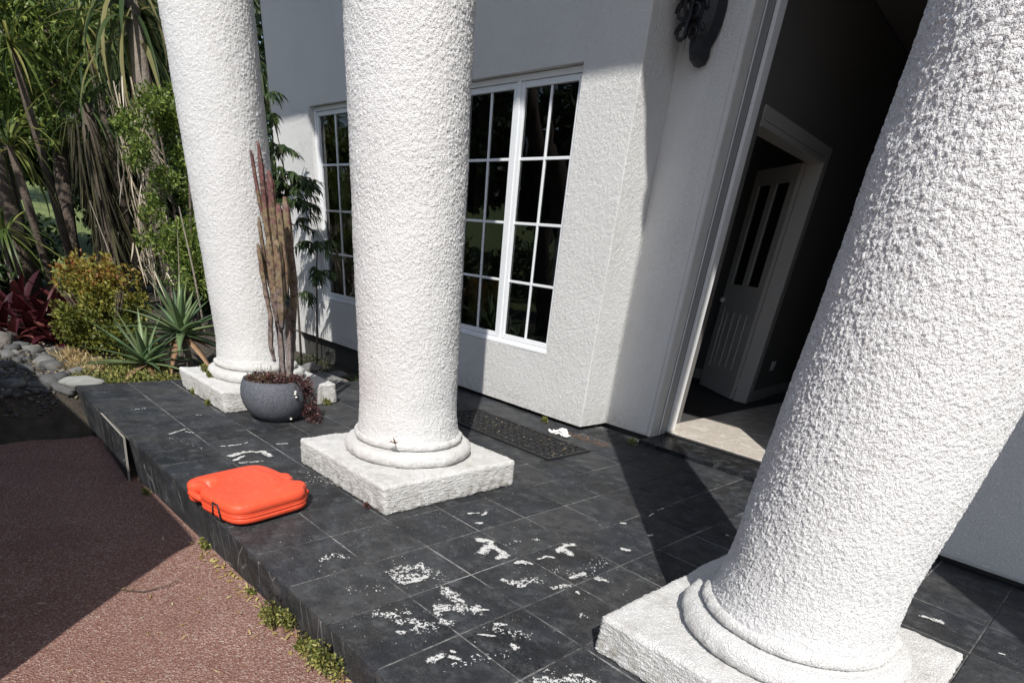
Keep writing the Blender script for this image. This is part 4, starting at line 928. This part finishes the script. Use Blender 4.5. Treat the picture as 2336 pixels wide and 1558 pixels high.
# ------------------------------------------------------------------ yellow-green rounded bush
bush = empty('rounded_bush', (-4.30, .55, -.02), 'rounded yellow green bush with orange tips beside the aloes', 'bush')
mb = MB()
for k in range(14):
    a = random.uniform(0, 6.28); l = random.uniform(.2, .42)
    mb.tube([(-4.30, .55, -.06), (-4.30+.5*l*math.cos(a), .55+.5*l*math.sin(a), .22), (-4.30+l*math.cos(a), .55+l*math.sin(a), .5)], [.012, .008, .004], 5)
mb.make('branches', M['bark'], bush, True)
bl = [(-4.30, .55, .16, .30, .32, .2, 2000)]
for _ in range(70):
    a = random.uniform(0, 6.28); e_ = random.uniform(.0, 1.45); rr = random.uniform(.6, 1.3)
    bl.append((-4.32+.37*rr*math.cos(a)*math.cos(e_), .56+.40*rr*math.sin(a)*math.cos(e_), .04+.50*rr*math.sin(e_), random.uniform(.05, .11), random.uniform(.05, .11), random.uniform(.06, .13), 120))
V, F, r_ = leafcloud(bl, .036, .022, out=.8, shell=.3)
r_ = np.clip(r_*.55+.45*sst(.25, .62, V[:, 2]), 0, 1); o = mk('foliage', V, F, M['bush'], bush, rnd=r_); o['kind'] = 'stuff'

# ------------------------------------------------------------------ red bromeliads
for k, (x, y, z, L) in enumerate(((-5.15, .06, .05, .40), (-5.50, .25, .12, .46), (-5.35, -.16, .06, .40), (-5.75, .50, .14, .46), (-4.85, .20, .03, .34), (-6.0, .10, .14, .50), (-4.95, -.16, .02, .34))):
    br = empty('bromeliad', (x, y, z), ['red bromeliad rosette in the middle of the red clump', 'taller dark red bromeliad behind the clump', 'red bromeliad at the left frame edge', 'dark red bromeliad nearest the shaded trunks', 'small red bromeliad touching the yellow bush', 'tall red bromeliad farthest left', 'low red bromeliad at the edge of the pebbles'][k], 'bromeliad', 'red bromeliads left of the yellow bush')
    for q in range(17):
        az = q*2.39996+random.uniform(-.2, .2); s = q/17
        v, f = blade((x+.02*math.cos(az), y+.02*math.sin(az), z-.08), az, R(16)+R(52)*s+random.uniform(-.1, .1), L*random.uniform(.8, 1.15), .125, 1.5*(1.1-s), 7, .35, .86)
        mk('leaf', v, f, M['brom'], br, smooth=True)

M['palm_leaf'] = mat_leaf('palm_leaf', [(0.1, (0.045, 0.08, 0.02)), (0.5, (0.12, 0.165, 0.04)), (0.85, (0.26, 0.27, 0.075)), (0.97, (0.36, 0.29, 0.12))], 0.35, 0.42, obj_random=True)
# ------------------------------------------------------------------ trees behind
def tree(name, label, base, trunk, rads, crown, L, W, mat, bark='bark', limbs=(), down=.2, shell=.35, out=.4, cat='tree', group='garden trees at the left'):
    t = empty(name, base, label, cat, group)
    mb = MB(); mb.tube(trunk, rads, 10)
    for pts, rr in limbs: mb.tube(pts, rr, 6)
    mb.make('trunk', M[bark], t, True)
    if crown:
        V, F, r_ = leafcloud(crown, L, W, out=out, down=down, shell=shell); o = mk('crown', V, F, M[mat], t, rnd=r_); o['kind'] = 'stuff'
    return t
tree('garden_tree', 'tree with thick leaning brown trunk at the left frame edge', (-7.75, .42, 0),
     [(-7.75, .42, -.1), (-7.85, .45, .6), (-8.2, .55, 1.3), (-8.55, .60, 2.1), (-8.8, .7, 3.2)], [.19, .165, .15, .14, .11],
     [(-8.6, .9, 2.25, .55, .5, .28, 1100), (-8.9, .4, 3.4, .9, .8, .5, 1500), (-8.3, 1.2, 1.85, .38, .32, .2, 500), (-8.9, 1.5, 2.9, .5, .5, .35, 700)], .11, .045, 'green',
     limbs=[([(-8.2, .55, 1.3), (-8.35, .9, 1.8), (-8.5, 1.3, 2.2)], [.05, .035, .02]), ([(-7.8, .3, -.05), (-7.9, .1, .5), (-8.3, -.1, 1.2)], [.1, .09, .08])])
tree('garden_tree', 'tree with straight dark trunk in the middle of the shaded garden', (-8.1, 1.08, 0),
     [(-8.1, 1.08, -.1), (-8.2, 1.12, .7), (-8.45, 1.3, 1.5), (-8.8, 1.5, 2.2), (-9.3, 1.75, 3.2)], [.105, .095, .085, .075, .06],
     [(-9.0, 1.7, 2.45, .5, .5, .35, 900), (-9.3, 1.8, 3.3, .8, .8, .6, 1500), (-8.7, 1.9, 1.75, .4, .35, .25, 450)], .12, .05, 'green',
     limbs=[([(-8.45, 1.3, 1.5), (-8.5, 1.6, 1.9), (-8.6, 1.9, 2.1)], [.04, .03, .015])])
tree('garden_tree', 'thin pale leaning tree stem at the upper left', (-6.75, .18, 0), [(-6.75, .18, -.1), (-7.0, .25, .9), (-7.25, .62, 2.0), (-7.4, .75, 3.2)], [.03, .028, .026, .02],
     [(-7.4, .7, 3.5, .5, .5, .4, 500)], .12, .04, 'green', 'bark_pale')
# dracaena with brown fibrous skirt
fib = empty('skirted_dracaena', (-6.75, 1.25, 0), 'dracaena with a shaggy brown fibre skirt around its trunk', 'tree', 'garden trees at the left')
MB().tube([(-6.75, 1.25, -.1), (-6.85, 1.3, .9), (-7.0, 1.42, 2.0)], [.10, .09, .08], 9).make('trunk', M['bark'], fib, True)
blades('fibre_skirt', [((-6.85+random.uniform(-.1, .02)+.16*math.cos(a), 1.33+.16*math.sin(a), random.uniform(.55, 1.9)), a, random.uniform(-1.5, -1.1), random.uniform(.3, .6), .022, random.uniform(-.1, .3), 5, .3) for a in [random.uniform(0, 6.28) for _ in range(340)]], M['fibre'], fib)
for k in range(54):
    az = random.uniform(0, 6.28); v, f = blade((-6.98, 1.42, random.uniform(1.75, 2.1)), az, random.uniform(-.5, 1.1), random.uniform(.5, .8), .04, random.uniform(.6, 1.6), 7, .3)
    mk('leaf', v, f, M['strap_obj'] if 'strap_obj' in M else M.setdefault('strap_obj', mat_leaf('strap_leaf_single', [(0.1, (0.015, 0.032, 0.012)), (0.5, (0.045, 0.075, 0.024)), (0.95, (0.12, 0.15, 0.05))], 0.3, 0.4, obj_random=True)), fib, smooth=True)
# yucca with big strap leaves at the top and a curtain of pale dead fronds
yuc = empty('tall_yucca', (-6.15, 1.72, 0), 'tall yucca with broad hanging leaves above a curtain of pale dead fronds', 'tree', 'garden trees at the left')
MB().tube([(-6.15, 1.72, -.1), (-6.25, 1.75, 1.2), (-6.6, 1.95, 2.3), (-6.95, 2.1, 3.1)], [.11, .10, .09, .08], 9).make('trunk', M['bark_pale'], yuc, True)
sp = []
for _ in range(230):
    t = random.random(); z = .5+1.75*t; cx = -6.0-.50*t+random.uniform(-.16, .22); cy = 1.50+.25*t+random.uniform(-.18, .2)
    sp.append(((cx, cy, z), random.uniform(0, 6.28), random.uniform(-1.56, -.9), random.uniform(.15, .55), .022, random.uniform(-.9, .9), 7, .4, 1.0, random.uniform(-1.5, 1.5)))
blades('dead_fronds', sp, M['dead'], yuc)
M['strap_big'] = mat_leaf('yucca_leaf', [(0.1, (0.02, 0.04, 0.014)), (0.45, (0.06, 0.095, 0.03)), (0.7, (0.17, 0.18, 0.06)), (0.95, (0.30, 0.27, 0.13))], 0.4, 0.4, obj_random=True)
for k in range(58):
    az = random.uniform(0, 6.28); hh = random.uniform(2.6, 3.15)
    v, f = blade((-6.80+.06*math.cos(az), 2.05+.06*math.sin(az), hh), az, random.uniform(-1.1, .35), random.uniform(.7, 1.15), random.uniform(.05, .085), random.uniform(.6, 1.5), 8, .25, .95)
    mk('leaf', v, f, M['strap_big'], yuc, smooth=True)
for k in range(7):
    az = random.uniform(0, 6.28); v, f = blade((-6.62+.09*math.cos(az), 1.93+.09*math.sin(az), random.uniform(2.1, 2.45)), az, -1.4, random.uniform(.3, .5), .05, -.1, 6, .5, .9); mk('dead_leaf', v, f, M['aloe_dry'], yuc, smooth=True)
# feather palm behind, dark fronds
palm = empty('dark_palm', (-8.0, 2.9, 0), 'dark feather palm whose fronds hang behind the far column top', 'tree', 'garden trees at the left')
MB().tube([(-8.0, 2.9, -.1), (-8.05, 2.9, 1.6), (-8.1, 2.9, 3.0)], [.13, .12, .11], 9).make('trunk', M['bark'], palm, True)
for k in range(15):
    az = k*2.39996; L = random.uniform(1.5, 2.0); el = random.uniform(.1, .9); q = np.array([-8.1, 2.9, 3.0]); mb = MB(); e_ = el; pts = []
    V_ = []; F_ = []; Rn_ = []
    for i in range(20):
        d = np.array([math.cos(az)*math.cos(e_), math.sin(az)*math.cos(e_), math.sin(e_)]); pts.append(tuple(q))
        if i > 1:
            for s in (-1, 1):
                v, f = blade(q, az+s*1.15, e_-.45, .42*math.sin(PI*(i+2)/24)+.08, .026, .7, 5, .3); b_ = len(V_); V_ += list(v); F_ += [[a+b_ for a in ff] for ff in f]; Rn_ += [random.random()]*len(v)
        q = q+d*L/20; e_ -= .085
    mb.tube(pts, [.014*(1-.8*i/20) for i in range(20)], 5); fr_ = mb.make('frond', M['strap_obj'], palm, True)
    o = mk('leaflets', V_, F_, M['dkgreen'], fr_, smooth=True, rnd=Rn_); o['kind'] = 'stuff'
# bright leafy shrub climbing in front of the dead fronds
sh = empty('leafy_shrub', (-5.35, 1.62, -.02), 'bright green leafy shrub growing up beside the far column', 'shrub')
mb = MB()
for q in ([(-5.35, 1.62, -.06), (-5.4, 1.66, .9), (-5.6, 1.72, 1.7), (-5.8, 1.8, 2.15)], [(-5.3, 1.66, -.06), (-5.2, 1.7, .8), (-5.3, 1.85, 1.5)], [(-5.38, 1.6, .4), (-5.55, 1.45, 1.0), (-5.8, 1.5, 1.5)]): mb.tube(q, [.02, .014, .010, .005][:len(q)], 6)
mb.make('stems', M['bark'], sh, True)
bl = []
for _ in range(34):
    t = random.random(); bl.append((-5.25-.55*t+random.uniform(-.22, .25), 1.72+.12*t+random.uniform(-.18, .26), .55+1.6*t, random.uniform(.10, .2), random.uniform(.10, .2), random.uniform(.06, .12), 190))
bl += [(-5.5+random.uniform(-.35, .3), 1.45+random.uniform(-.1, .1), random.uniform(.7, 2.1), .13, .1, .08, 160) for _ in range(14)]
bl += [(-4.95, 1.6, .55, .28, .3, .2, 700), (-5.1, 1.5, .85, .22, .25, .2, 500), (-4.8, 1.75, .9, .2, .25, .3, 500)]
V, F, r_ = leafcloud(bl, .05, .021, out=.5, down=.15, shell=.15); o = mk('foliage', V, F, M['green'], sh, rnd=r_); o['kind'] = 'stuff'
# deep shade planting and far trees
for k, (x, y, z, rx, ry, rz, n, lab) in enumerate(((-9.2, 2.5, 1.0, .8, 1.1, 1.0, 5200, 'dark dense shrub filling the shade behind the dracaena'), (-9.6, .2, .55, .9, 1.0, .55, 3600, 'dark low shrub behind the leaning trunk'), (-8.0, 3.5, 1.1, .9, 1.0, 1.2, 5200, 'dark shrub behind the far column'), (-7.2, -.1, .35, .5, .4, .35, 1600, 'low dark shrub behind the red bromeliads'), (-6.9, 2.3, .7, .5, .6, .8, 2600, 'dark shrub between the yucca and the house'))):
    s_ = empty('shade_shrub', (x, y, 0), lab, 'shrub', 'dark shrubs at the back of the garden')
    MB().tube([(x, y, -.1), (x+.05, y, z)], [.04, .02], 6).make('stem', M['bark'], s_, True)
    V, F, r_ = leafcloud([(x, y, z, rx, ry, rz, n), (x+.3, y-.2, z*1.3, rx*.6, ry*.6, rz*.6, n//2)], .12, .05, out=.5, down=.3, shell=.3); o = mk('foliage', V, F, M['dkgreen'], s_, rnd=r_); o['kind'] = 'stuff'
fars = [(-16, 1.6, 2.6, 1.6, 3200), (-15, 4.2, 3.6, 2.2, 4200), (-19, -.8, 3.0, 1.9, 3000), (-18, 6.5, 5.0, 2.8, 4500), (-26, 3.0, 4.2, 2.3, 3000)]
for k, (x, y, h, r, n) in enumerate(fars):
    gz = float(ground_z([x], [y])[0])
    tree('far_tree', ['far rounded tree at the top left against the sky', 'far tall tree behind the yucca', 'far tree at the left frame edge', 'far tall tree behind the palm fronds', 'farthest tree on the grassy slope'][k], (x, y, gz), [(x, y, gz-.2), (x+.1, y, gz+h*.5), (x, y, gz+h)], [.18, .14, .06],
         [(x, y, gz+h, r, r, r*.7, n), (x+r*.4, y-r*.5, gz+h*.75, r*.7, r*.7, r*.5, n//2), (x-.3, y+r*.6, gz+h*.8, r*.7, r*.7, r*.5, n//2)], .24, .11, 'dkgreen', group='trees beyond the garden')
# sunlit strap-leaved palms filling the middle distance
for k, (x, y, h, n, lab) in enumerate(((-7.15, .62, 1.55, 46, 'sunlit strap-leaved palm between the two brown trunks'), (-7.5, .95, 2.45, 52, 'sunlit strap-leaved palm high at the upper left'), (-7.0, .30, .75, 40, 'low strap-leaved palm behind the red bromeliads'), (-7.7, 1.75, 2.75, 46, 'strap-leaved palm high between trunk and yucca'))):
    sp_ = empty('strap_palm', (x, y, 0), lab, 'palm', 'strap-leaved palms in the garden')
    MB().tube([(x, y, -.1), (x+.03, y, h*.6), (x, y, h)], [.05, .045, .04], 7).make('trunk', M['bark'], sp_, True)
    for q in range(n):
        az = random.uniform(0, 6.28); v, f = blade((x+.03*math.cos(az), y+.03*math.sin(az), h-.05+.1*random.random()), az, random.uniform(-.9, 1.2), random.uniform(.3, .9), random.uniform(.025, .055), random.uniform(.6, 2.2), 6, .3, 1.0, random.uniform(-.8, .8)); mk('leaf', v, f, M['palm_leaf'], sp_, smooth=True)
# unseen tree crown added overhead to keep the back garden in shade
tree('unseen_shade_tree', 'unseen broad tree added outside the view to shade the back of the garden', (-6.6, -3.3, -.2), [(-6.6, -3.3, -.4), (-6.5, -3.0, 2.0), (-6.6, -2.2, 3.6), (-6.7, -.6, 4.5)], [.22, .18, .14, .07],
     [(-6.6, -1.7, 4.2, 1.6, 1.3, .6, 900)], .16, .08, 'dkgreen', group='garden trees at the left')
# trees in front of the house (mirrored in the window panes)
for k, (x, y, h, r, n) in enumerate(((-9.0, -7.0, 3.6, 1.8, 3600), (-16.5, -9.0, 5.2, 2.2, 4200), (-8.5, -12.5, 3.6, 1.7, 3400), (-17.0, -8.0, 4.6, 2.4, 3600))):
    gz = float(ground_z([x], [y])[0])
    tree('front_tree', ['tree across the driveway mirrored in the window panes', 'tall tree across the driveway mirrored in the panes', 'tree beyond the drive mirrored low in the panes', 'distant tree across the driveway left of the house'][k], (x, y, gz), [(x, y, gz-.2), (x+.1, y, gz+h*.5), (x, y, gz+h)], [.2, .15, .06],
         [(x, y, gz+h, r, r, r*.8, n), (x+r*.5, y, gz+h*.7, r*.6, r*.6, r*.5, n//2), (x-r*.5, y, gz+h*.75, r*.6, r*.6, r*.5, n//2)], .26, .12, 'dkgreen', group='trees across the driveway')

hd = empty('unseen_reflection_hedge', (-9, -9.5, -.3), 'unseen dense hedge added across the driveway to darken reflections in the lower panes', 'hedge')  # hedge added out of view so the lower panes reflect dark
V, F, r_ = leafcloud([(-19+1.3*i, -10.2+.3*math.sin(i*1.7), .35, 1.0, .8, .9+.3*math.sin(i*2.3), 700) for i in range(16)], .2, .1, out=.6, shell=.4); o = mk('foliage', V, F, M['dkgreen'], hd, rnd=r_); o['kind'] = 'stuff'
# ------------------------------------------------------------------ stones and gravel at the porch corner
def stone_mesh(name, seed, sub=3, sc=(1, .75, .5), mat='stone'):
    bm = bmesh.new(); bmesh.ops.create_icosphere(bm, subdivisions=sub, radius=1.0); bm.verts.index_update(); Q = np.array([v.co[:] for v in bm.verts]); Fq = [[v.index for v in f.verts] for f in bm.faces]; bm.free()
    Q = Q*(1+.42*noise(Q*1.1+seed*7.7)[:, None]+.10*noise(Q*3+seed)[:, None])*np.array(sc)
    me = bpy.data.meshes.new(name); me.from_pydata([tuple(q) for q in Q], [], Fq); me.polygons.foreach_set('use_smooth', [True]*len(Fq)); me.materials.append(M[mat]); return me
ma, nt, b = newmat('river_stone'); g = NT(nt)
oi = g.n('ObjectInfo').outputs['Random']; vv_ = g.math('ADD', g.math('MULTIPLY', oi, .6), g.math('MULTIPLY', g.noise(25, detail=5), .4))
g.l(g.ramp(vv_, [(.15, (.045, .046, .047)), (.5, (.095, .096, .096)), (.85, (.19, .185, .175))]), b.inputs['Base Color']); b.inputs['Roughness'].default_value = .8
g.l(g.bump(g.noise(90, detail=4), dist=.004), b.inputs['Normal']); M['stone'] = ma
M['boulder'] = mat_plain('boulder', (0.15, 0.135, 0.12), 0.9, 0.45, 12, 0.012, 45)
M['sandstone'] = mat_plain('sandstone', (0.40, 0.33, 0.23), 0.85, 0.3, 9, 0.004, 60)
M['paleflat'] = mat_plain('flat_stone', (0.25, 0.255, 0.24), 0.8, 0.15, 14, 0.003, 70)
sm = [stone_mesh('river_stone', i, 2, (1, random.uniform(.65, .9), random.uniform(.4, .6))) for i in range(6)]
def put_stone(me, x, y, s, rot, dz=.0, name='river_stone', z=None):
    o = bpy.data.objects.new(name, me); COL.objects.link(o); zz_ = float(ground_z([x], [y])[0]) if z is None else z
    o.location = (x, y, zz_+s*.22+dz); o.scale = (s, s, s); o.rotation_euler = (random.uniform(-.25, .25), random.uniform(-.25, .25), rot); return o
o = put_stone(stone_mesh('river_stone', 21, 3, (1.35, .55, .45), 'paleflat'), -3.02, .03, .105, 1.15, .01); tag(o, 'large smooth flat grey stone at the corner of the porch', 'stone')
o = put_stone(stone_mesh('river_stone', 33, 3, (1.3, .9, .5), 'boulder'), -4.95, -.36, .25, .4, -.05); tag(o, 'big grey boulder at the left edge above the pebbles', 'boulder')
o = put_stone(stone_mesh('river_stone', 27, 3, (1.3, .7, .5), 'stone'), -2.93, -.10, .062, .9, .0); tag(o, 'dark grey stone leaning on the porch end below the flat stone', 'stone')
for k in range(70):
    for _ in range(40):
        x = random.uniform(-5.2, -2.92); y = random.uniform(-.75, .12)
        if y < .25+.2*(x+3): break
    o = put_stone(random.choice(sm), x, y, random.uniform(.03, .085), random.uniform(0, 6.28)); tag(o, 'small grey river stone among the pebbles beside the driveway', 'stone', 'river stones beside the driveway')
def scatter_stuff(name, n, fx, smin, smax, mat, kind_label, seed0):
    bm = bmesh.new(); bmesh.ops.create_icosphere(bm, subdivisions=1, radius=1.0); bm.verts.index_update(); Q = np.array([v.co[:] for v in bm.verts]); Fq = np.array([[v.index for v in f.verts] for f in bm.faces]); bm.free()
    Vs = []; Fs = []; Rr = []
    for i in range(n):
        x, y = fx(); s = smin+(smax-smin)*random.random()**2.5; a = random.uniform(0, 6.28)
        q = Q*(1+.25*rng.normal(size=(len(Q), 1)))*np.array([1, random.uniform(.55, .95), random.uniform(.4, .7)])*s
        q = q@np.array([[math.cos(a), math.sin(a), 0], [-math.sin(a), math.cos(a), 0], [0, 0, 1]]); q += np.array([x, y, float(ground_z([x], [y])[0])+s*.2])
        Vs.append(q); Fs.append(Fq+i*len(Q)); Rr.append(np.full(len(Q), random.random()))
    o = mk(name, np.concatenate(Vs), np.concatenate(Fs), M[mat], rnd=np.concatenate(Rr), origin=(-3.5, -.2, -.1), smooth=True); tag(o, kind_label, name, kind='stuff'); return o
ma, nt, b = newmat('pebble'); g = NT(nt)
r0 = g.n('Attribute', attribute_name='rnd').outputs['Fac']
g.l(g.ramp(g.math('ADD', g.math('MULTIPLY', r0, .8), g.math('MULTIPLY', g.noise(60), .2)), [(.1, (.035, .035, .035)), (.5, (.085, .084, .08)), (.8, (.15, .142, .13)), (.97, (.34, .29, .22))]), b.inputs['Base Color']); b.inputs['Roughness'].default_value = .85; M['pebble'] = ma
scatter_stuff('gravel', 3600, lambda: (random.uniform(-5.6, -2.84), random.uniform(-1.1, .14)), .008, .034, 'pebble', 'loose grey pebbles between the driveway and the garden bed', 1)
# rubble in the bed behind the far column
for k, (x, y, s, mt, sc, lab) in enumerate(((-2.93, 2.16, .105, 'sandstone', (1.3, .75, .35), 'flat tan sandstone slab behind the far plinth'), (-3.25, 2.3, .10, 'stone', (1, .8, .5), 'dark rock in the bed below the narrow window'), (-2.62, 2.25, .075, 'stone', (1, .8, .6), 'grey rock next to the tan slab'), (-2.55, 2.45, .09, 'stone', (1, .9, .5), 'grey rock against the house below the narrow window'), (-3.7, 2.2, .13, 'stone', (1.1, .9, .4), 'mossy dark rock deepest in the bed'))):
    o = put_stone(stone_mesh('garden_rock', 50+k, 3, sc, mt), x, y, s, .5*k, .06, 'garden_rock'); tag(o, lab, 'rock')
# low herb cover round the aloes and bed
def groundcover(name, blobs, L, W, mat, label, cat):
    V, F, r_ = leafcloud(blobs, L, W, out=.7, down=-.2, shell=.1); o = mk(name, V, F, M[mat], rnd=r_); tag(o, label, cat, kind='stuff'); return o
bl = [(random.uniform(-3.9, -2.95), random.uniform(.1, .75), -.03, .12, .12, .035, 110) for _ in range(26)]
groundcover('ground_cover', bl, .028, .014, 'weed', 'low green ground cover around the aloes', 'ground cover')
bl = [(random.uniform(-4.3, -3.2), random.uniform(.10, .34), -.04, .11, .11, .025, 70) for _ in range(12)]
groundcover('dry_grass', bl, .06, .008, 'litter', 'dry straw and leaf litter at the edge of the pebbles', 'litter')
bl = [(random.uniform(-4.6, -2.5), random.uniform(2.05, 2.6), -.2, .14, .12, .04, 130) for _ in range(18)]
groundcover('bed_cover', bl, .03, .014, 'dkgreen', 'dark low plants in the bed below the narrow window', 'ground cover')

# ------------------------------------------------------------------ weeds along the step and cracks
def weed(x, y, z, s, n, label, mat='weed', stalks=0):
    w_ = empty('weed', (x, y, z), label, 'weed')
    V, F, r_ = leafcloud([(x+random.uniform(-.5, .5)*s, y+random.uniform(-.35, .25)*s, z+.25*s+random.uniform(0, .35)*s, .32*s, .22*s, .34*s, n//6) for _ in range(6)], .015, .0085, out=.8, down=-.1, shell=.2)
    o = mk('foliage', V, F, M[mat], w_, rnd=r_); o['kind'] = 'stuff'
    if stalks:
        mb = MB()
        for _ in range(stalks):
            a = x+random.uniform(-.6, .6)*s; c_ = y+random.uniform(-.2, .2)*s; h = random.uniform(.6, 1.3)*s
            mb.tube([(a, c_, z), (a+random.uniform(-.1, .1)*s, c_, z+h)], [.0015, .001], 4)
            mb.lathe((a, c_, z+h), [(.0005, -.004), (.004, 0), (.0045, .004), (.001, .010)], 6)
        mb.make('seed_heads', M['fibre'], w_)['kind'] = 'stuff'
    return w_
dz_ = lambda x: float(drive_z(np.array([x]))[0])
weed(.585, -.075, dz_(.58), .115, 600, 'bright leafy weed clump at the foot of the step, upper of the two big ones', stalks=7)
weed(.93, -.085, dz_(.93), .13, 700, 'leafy weed clump at the foot of the step nearest the bottom edge', stalks=8)
weed(-.29, -.062, dz_(-.29), .045, 130, 'small green weed at the foot of the step beneath the case')
weed(-1.19, -.07, dz_(-1.19), .04, 110, 'tiny green weed in the gap beside the loose riser tile')
weed(.76, -.07, dz_(.76), .06, 140, 'thin dry weed between the two big clumps', stalks=6)
weed(.27, -.065, dz_(.27), .03, 60, 'thin green weed fringe along the step foot')
weed(-2.33, .60, 0, .05, 150, 'small weed at the foot of the far plinth, left one')
weed(-2.0, .60, 0, .04, 130, 'small weed at the foot of the far plinth near its corner')
weed(-1.70, 1.36, 0, .06, 160, 'weed tuft between the bowl and the far plinth')
weed(-2.36, .73, .14, .05, 260, 'green moss tuft on top of the far plinth', 'weed'); weed(-2.18, .70, .14, .05, 260, 'green moss strip on the far plinth in front of the shaft', 'weed')
weed(-.66, 2.66, 0, .05, 150, 'yellow green weeds in the gap under the wide window')
weed(.11, .60, 0, .03, 60, 'reddish weed sprig at the foot of the middle plinth', 'sedum')
weed(.06, 2.83, 0, .05, 120, 'dark weeds in the shade by the door step')
# dry leaves, litter
def litter(name, spots, label, mat='litter', L=.028, W=.013, zf=None):
    V = []; F = []; Rn = []
    for x, y, z in spots:
        v, f = blade((x, y, z+.003), random.uniform(0, 6.28), random.uniform(-.05, .35), L*random.uniform(.6, 1.4), W*random.uniform(.6, 1.3), random.uniform(0, .7), 4, .25, .95); b_ = len(V); V += list(v); F += [[i+b_ for i in q] for q in f]; Rn += [random.random()]*len(v)
    o = mk(name, V, F, M[mat], rnd=Rn, smooth=True); tag(o, label, 'leaf litter', kind='stuff'); return o
def fringe():
    x = random.uniform(-.4, 1.25); y = -.045-abs(random.gauss(0, .035)); return (x, y, dz_(x)+.004)
litter('yellow_litter', [fringe() for _ in range(130)], 'yellow fallen leaves along the foot of the step', 'yellow', .024, .013)
litter('leaf_litter', [(x, y, dz_(x)+.004) for x, y in ((random.uniform(-2.6, 1.2), random.uniform(-1.1, -.06)) for _ in range(120))], 'scattered small dry leaves on the red driveway', 'litter', .022, .009)
litter('bed_litter', [(x, y, float(ground_z([x], [y])[0])+.02) for x, y in ((random.uniform(-5.0, -2.86), random.uniform(-.6, .2)) for _ in range(420))], 'pale dry leaf and straw litter over the pebbles', 'litter', .035, .012)
litter('mat_debris', [(random.uniform(-1.1, .02), random.uniform(1.98, 2.37), .012) for _ in range(70)], 'pale leaf bits caught on the rubber mat', 'litter', .016, .008)
litter('wall_debris', [(random.uniform(-.36, .02), 2.62-.55*max(0, t)+random.uniform(-.04, .04), 0) for t in [random.uniform(0, .1) for _ in range(110)]], 'orange brown leaf debris swept against the wall corner', 'aloe_dry', .022, .009)
V_ = []; F_ = []
dl = empty('dry_leaf', (.02, .70, .245), 'curled brown dead leaf stuck to the middle column base', 'leaf')
for k in range(6):
    v, f = blade((.045, .805, .262), -1.6+random.uniform(-1.4, 1.4), random.uniform(-1.0, 1.0), .035, .016, random.uniform(-1, 1), 4, .3, .95); b_ = len(V_); V_ += list(v); F_ += [[i+b_ for i in q] for q in f]
mk('leaf', V_, F_, M['aloe_dry'], dl, smooth=True)
# thin twig on the driveway
MB_t = MB().tube([(-.06, -.47, dz_(-.06)+.01), (.02, -.40, dz_(0)+.013), (.02, -.30, dz_(.02)+.011), (-.02, -.24, dz_(-.02)+.01)], [.002, .0025, .002, .001], 5).make('twig', M['bark']); tag(MB_t, 'thin dark curved twig lying on the red driveway', 'twig')

# ------------------------------------------------------------------ van parked left of the camera (its shadow lies across the drive)
van = empty('parked_van', (-1.2, -2.4, -.25), 'dark van parked on the driveway just outside the left of the view', 'van')
M['van'] = mat_plain('van_paint', (0.05, 0.055, 0.065), 0.3, 0.05); M['vglass'] = mat_plain('van_glass', (0.01, 0.012, 0.014), 0.08, 0.05)
x1 = 0.96; y1 = -1.5; h = 2.27
pf = [(x1-.06, .38), (x1-.03, .55), (x1, h-.55), (x1+.03, h-.16), (x1+.06, h-.03), (x1+.03, h-.005), (x1-.2, h), (x1-3.3, h-.02), (x1-3.75, h-.12), (x1-4.35, h-.75), (x1-5.0, h-1.0), (x1-5.15, h-1.3), (x1-5.15, .45), (x1-5.0, .35)]
V = []; F = []; nz = len(pf)
for yy in (y1, y1-.10, y1-1.7, y1-1.8):
    k_ = .0 if yy in (y1, y1-1.8) else .03
    for x, z in pf: V.append((x, yy, -.25+z+(k_ if z > 1 else 0)))
for i in range(3):
    for k in range(nz): F.append([i*nz+k, i*nz+(k+1) % nz, (i+1)*nz+(k+1) % nz, (i+1)*nz+k])
F += [list(range(nz)), [3*nz+k for k in range(nz)][::-1]]
mk('body', V, F, M['van'], van)
for sx_ in (x1-.95, x1-4.2):
    for yy in (y1-.02, y1-1.6):
        mb = MB(); V2 = []; 
        mb.tube([(sx_, yy-.2, -.25+.34), (sx_, yy+.03, -.25+.34)], .34, 24); mb.make('wheel', M['rubber'], van)
for xa, xb in ((x1-.9, x1-.2), (x1-2.3, x1-1.0), (x1-3.5, x1-2.45)):
    MB().box(xa, xb, y1-.01, y1+.008, -.25+h-.75, -.25+h-.25, .004).make('window', M['vglass'], van)
MB().box(x1-.03, x1+.006, y1-1.6, y1-.2, -.25+h-.75, -.25+h-.25, .004).make('rear_window', M['vglass'], van)
for yy in (y1-.16, y1-1.64): MB().box(x1-.02, x1+.012, yy-.05, yy+.05, .35, .65, .006).make('tail_light', M['brom'], van)
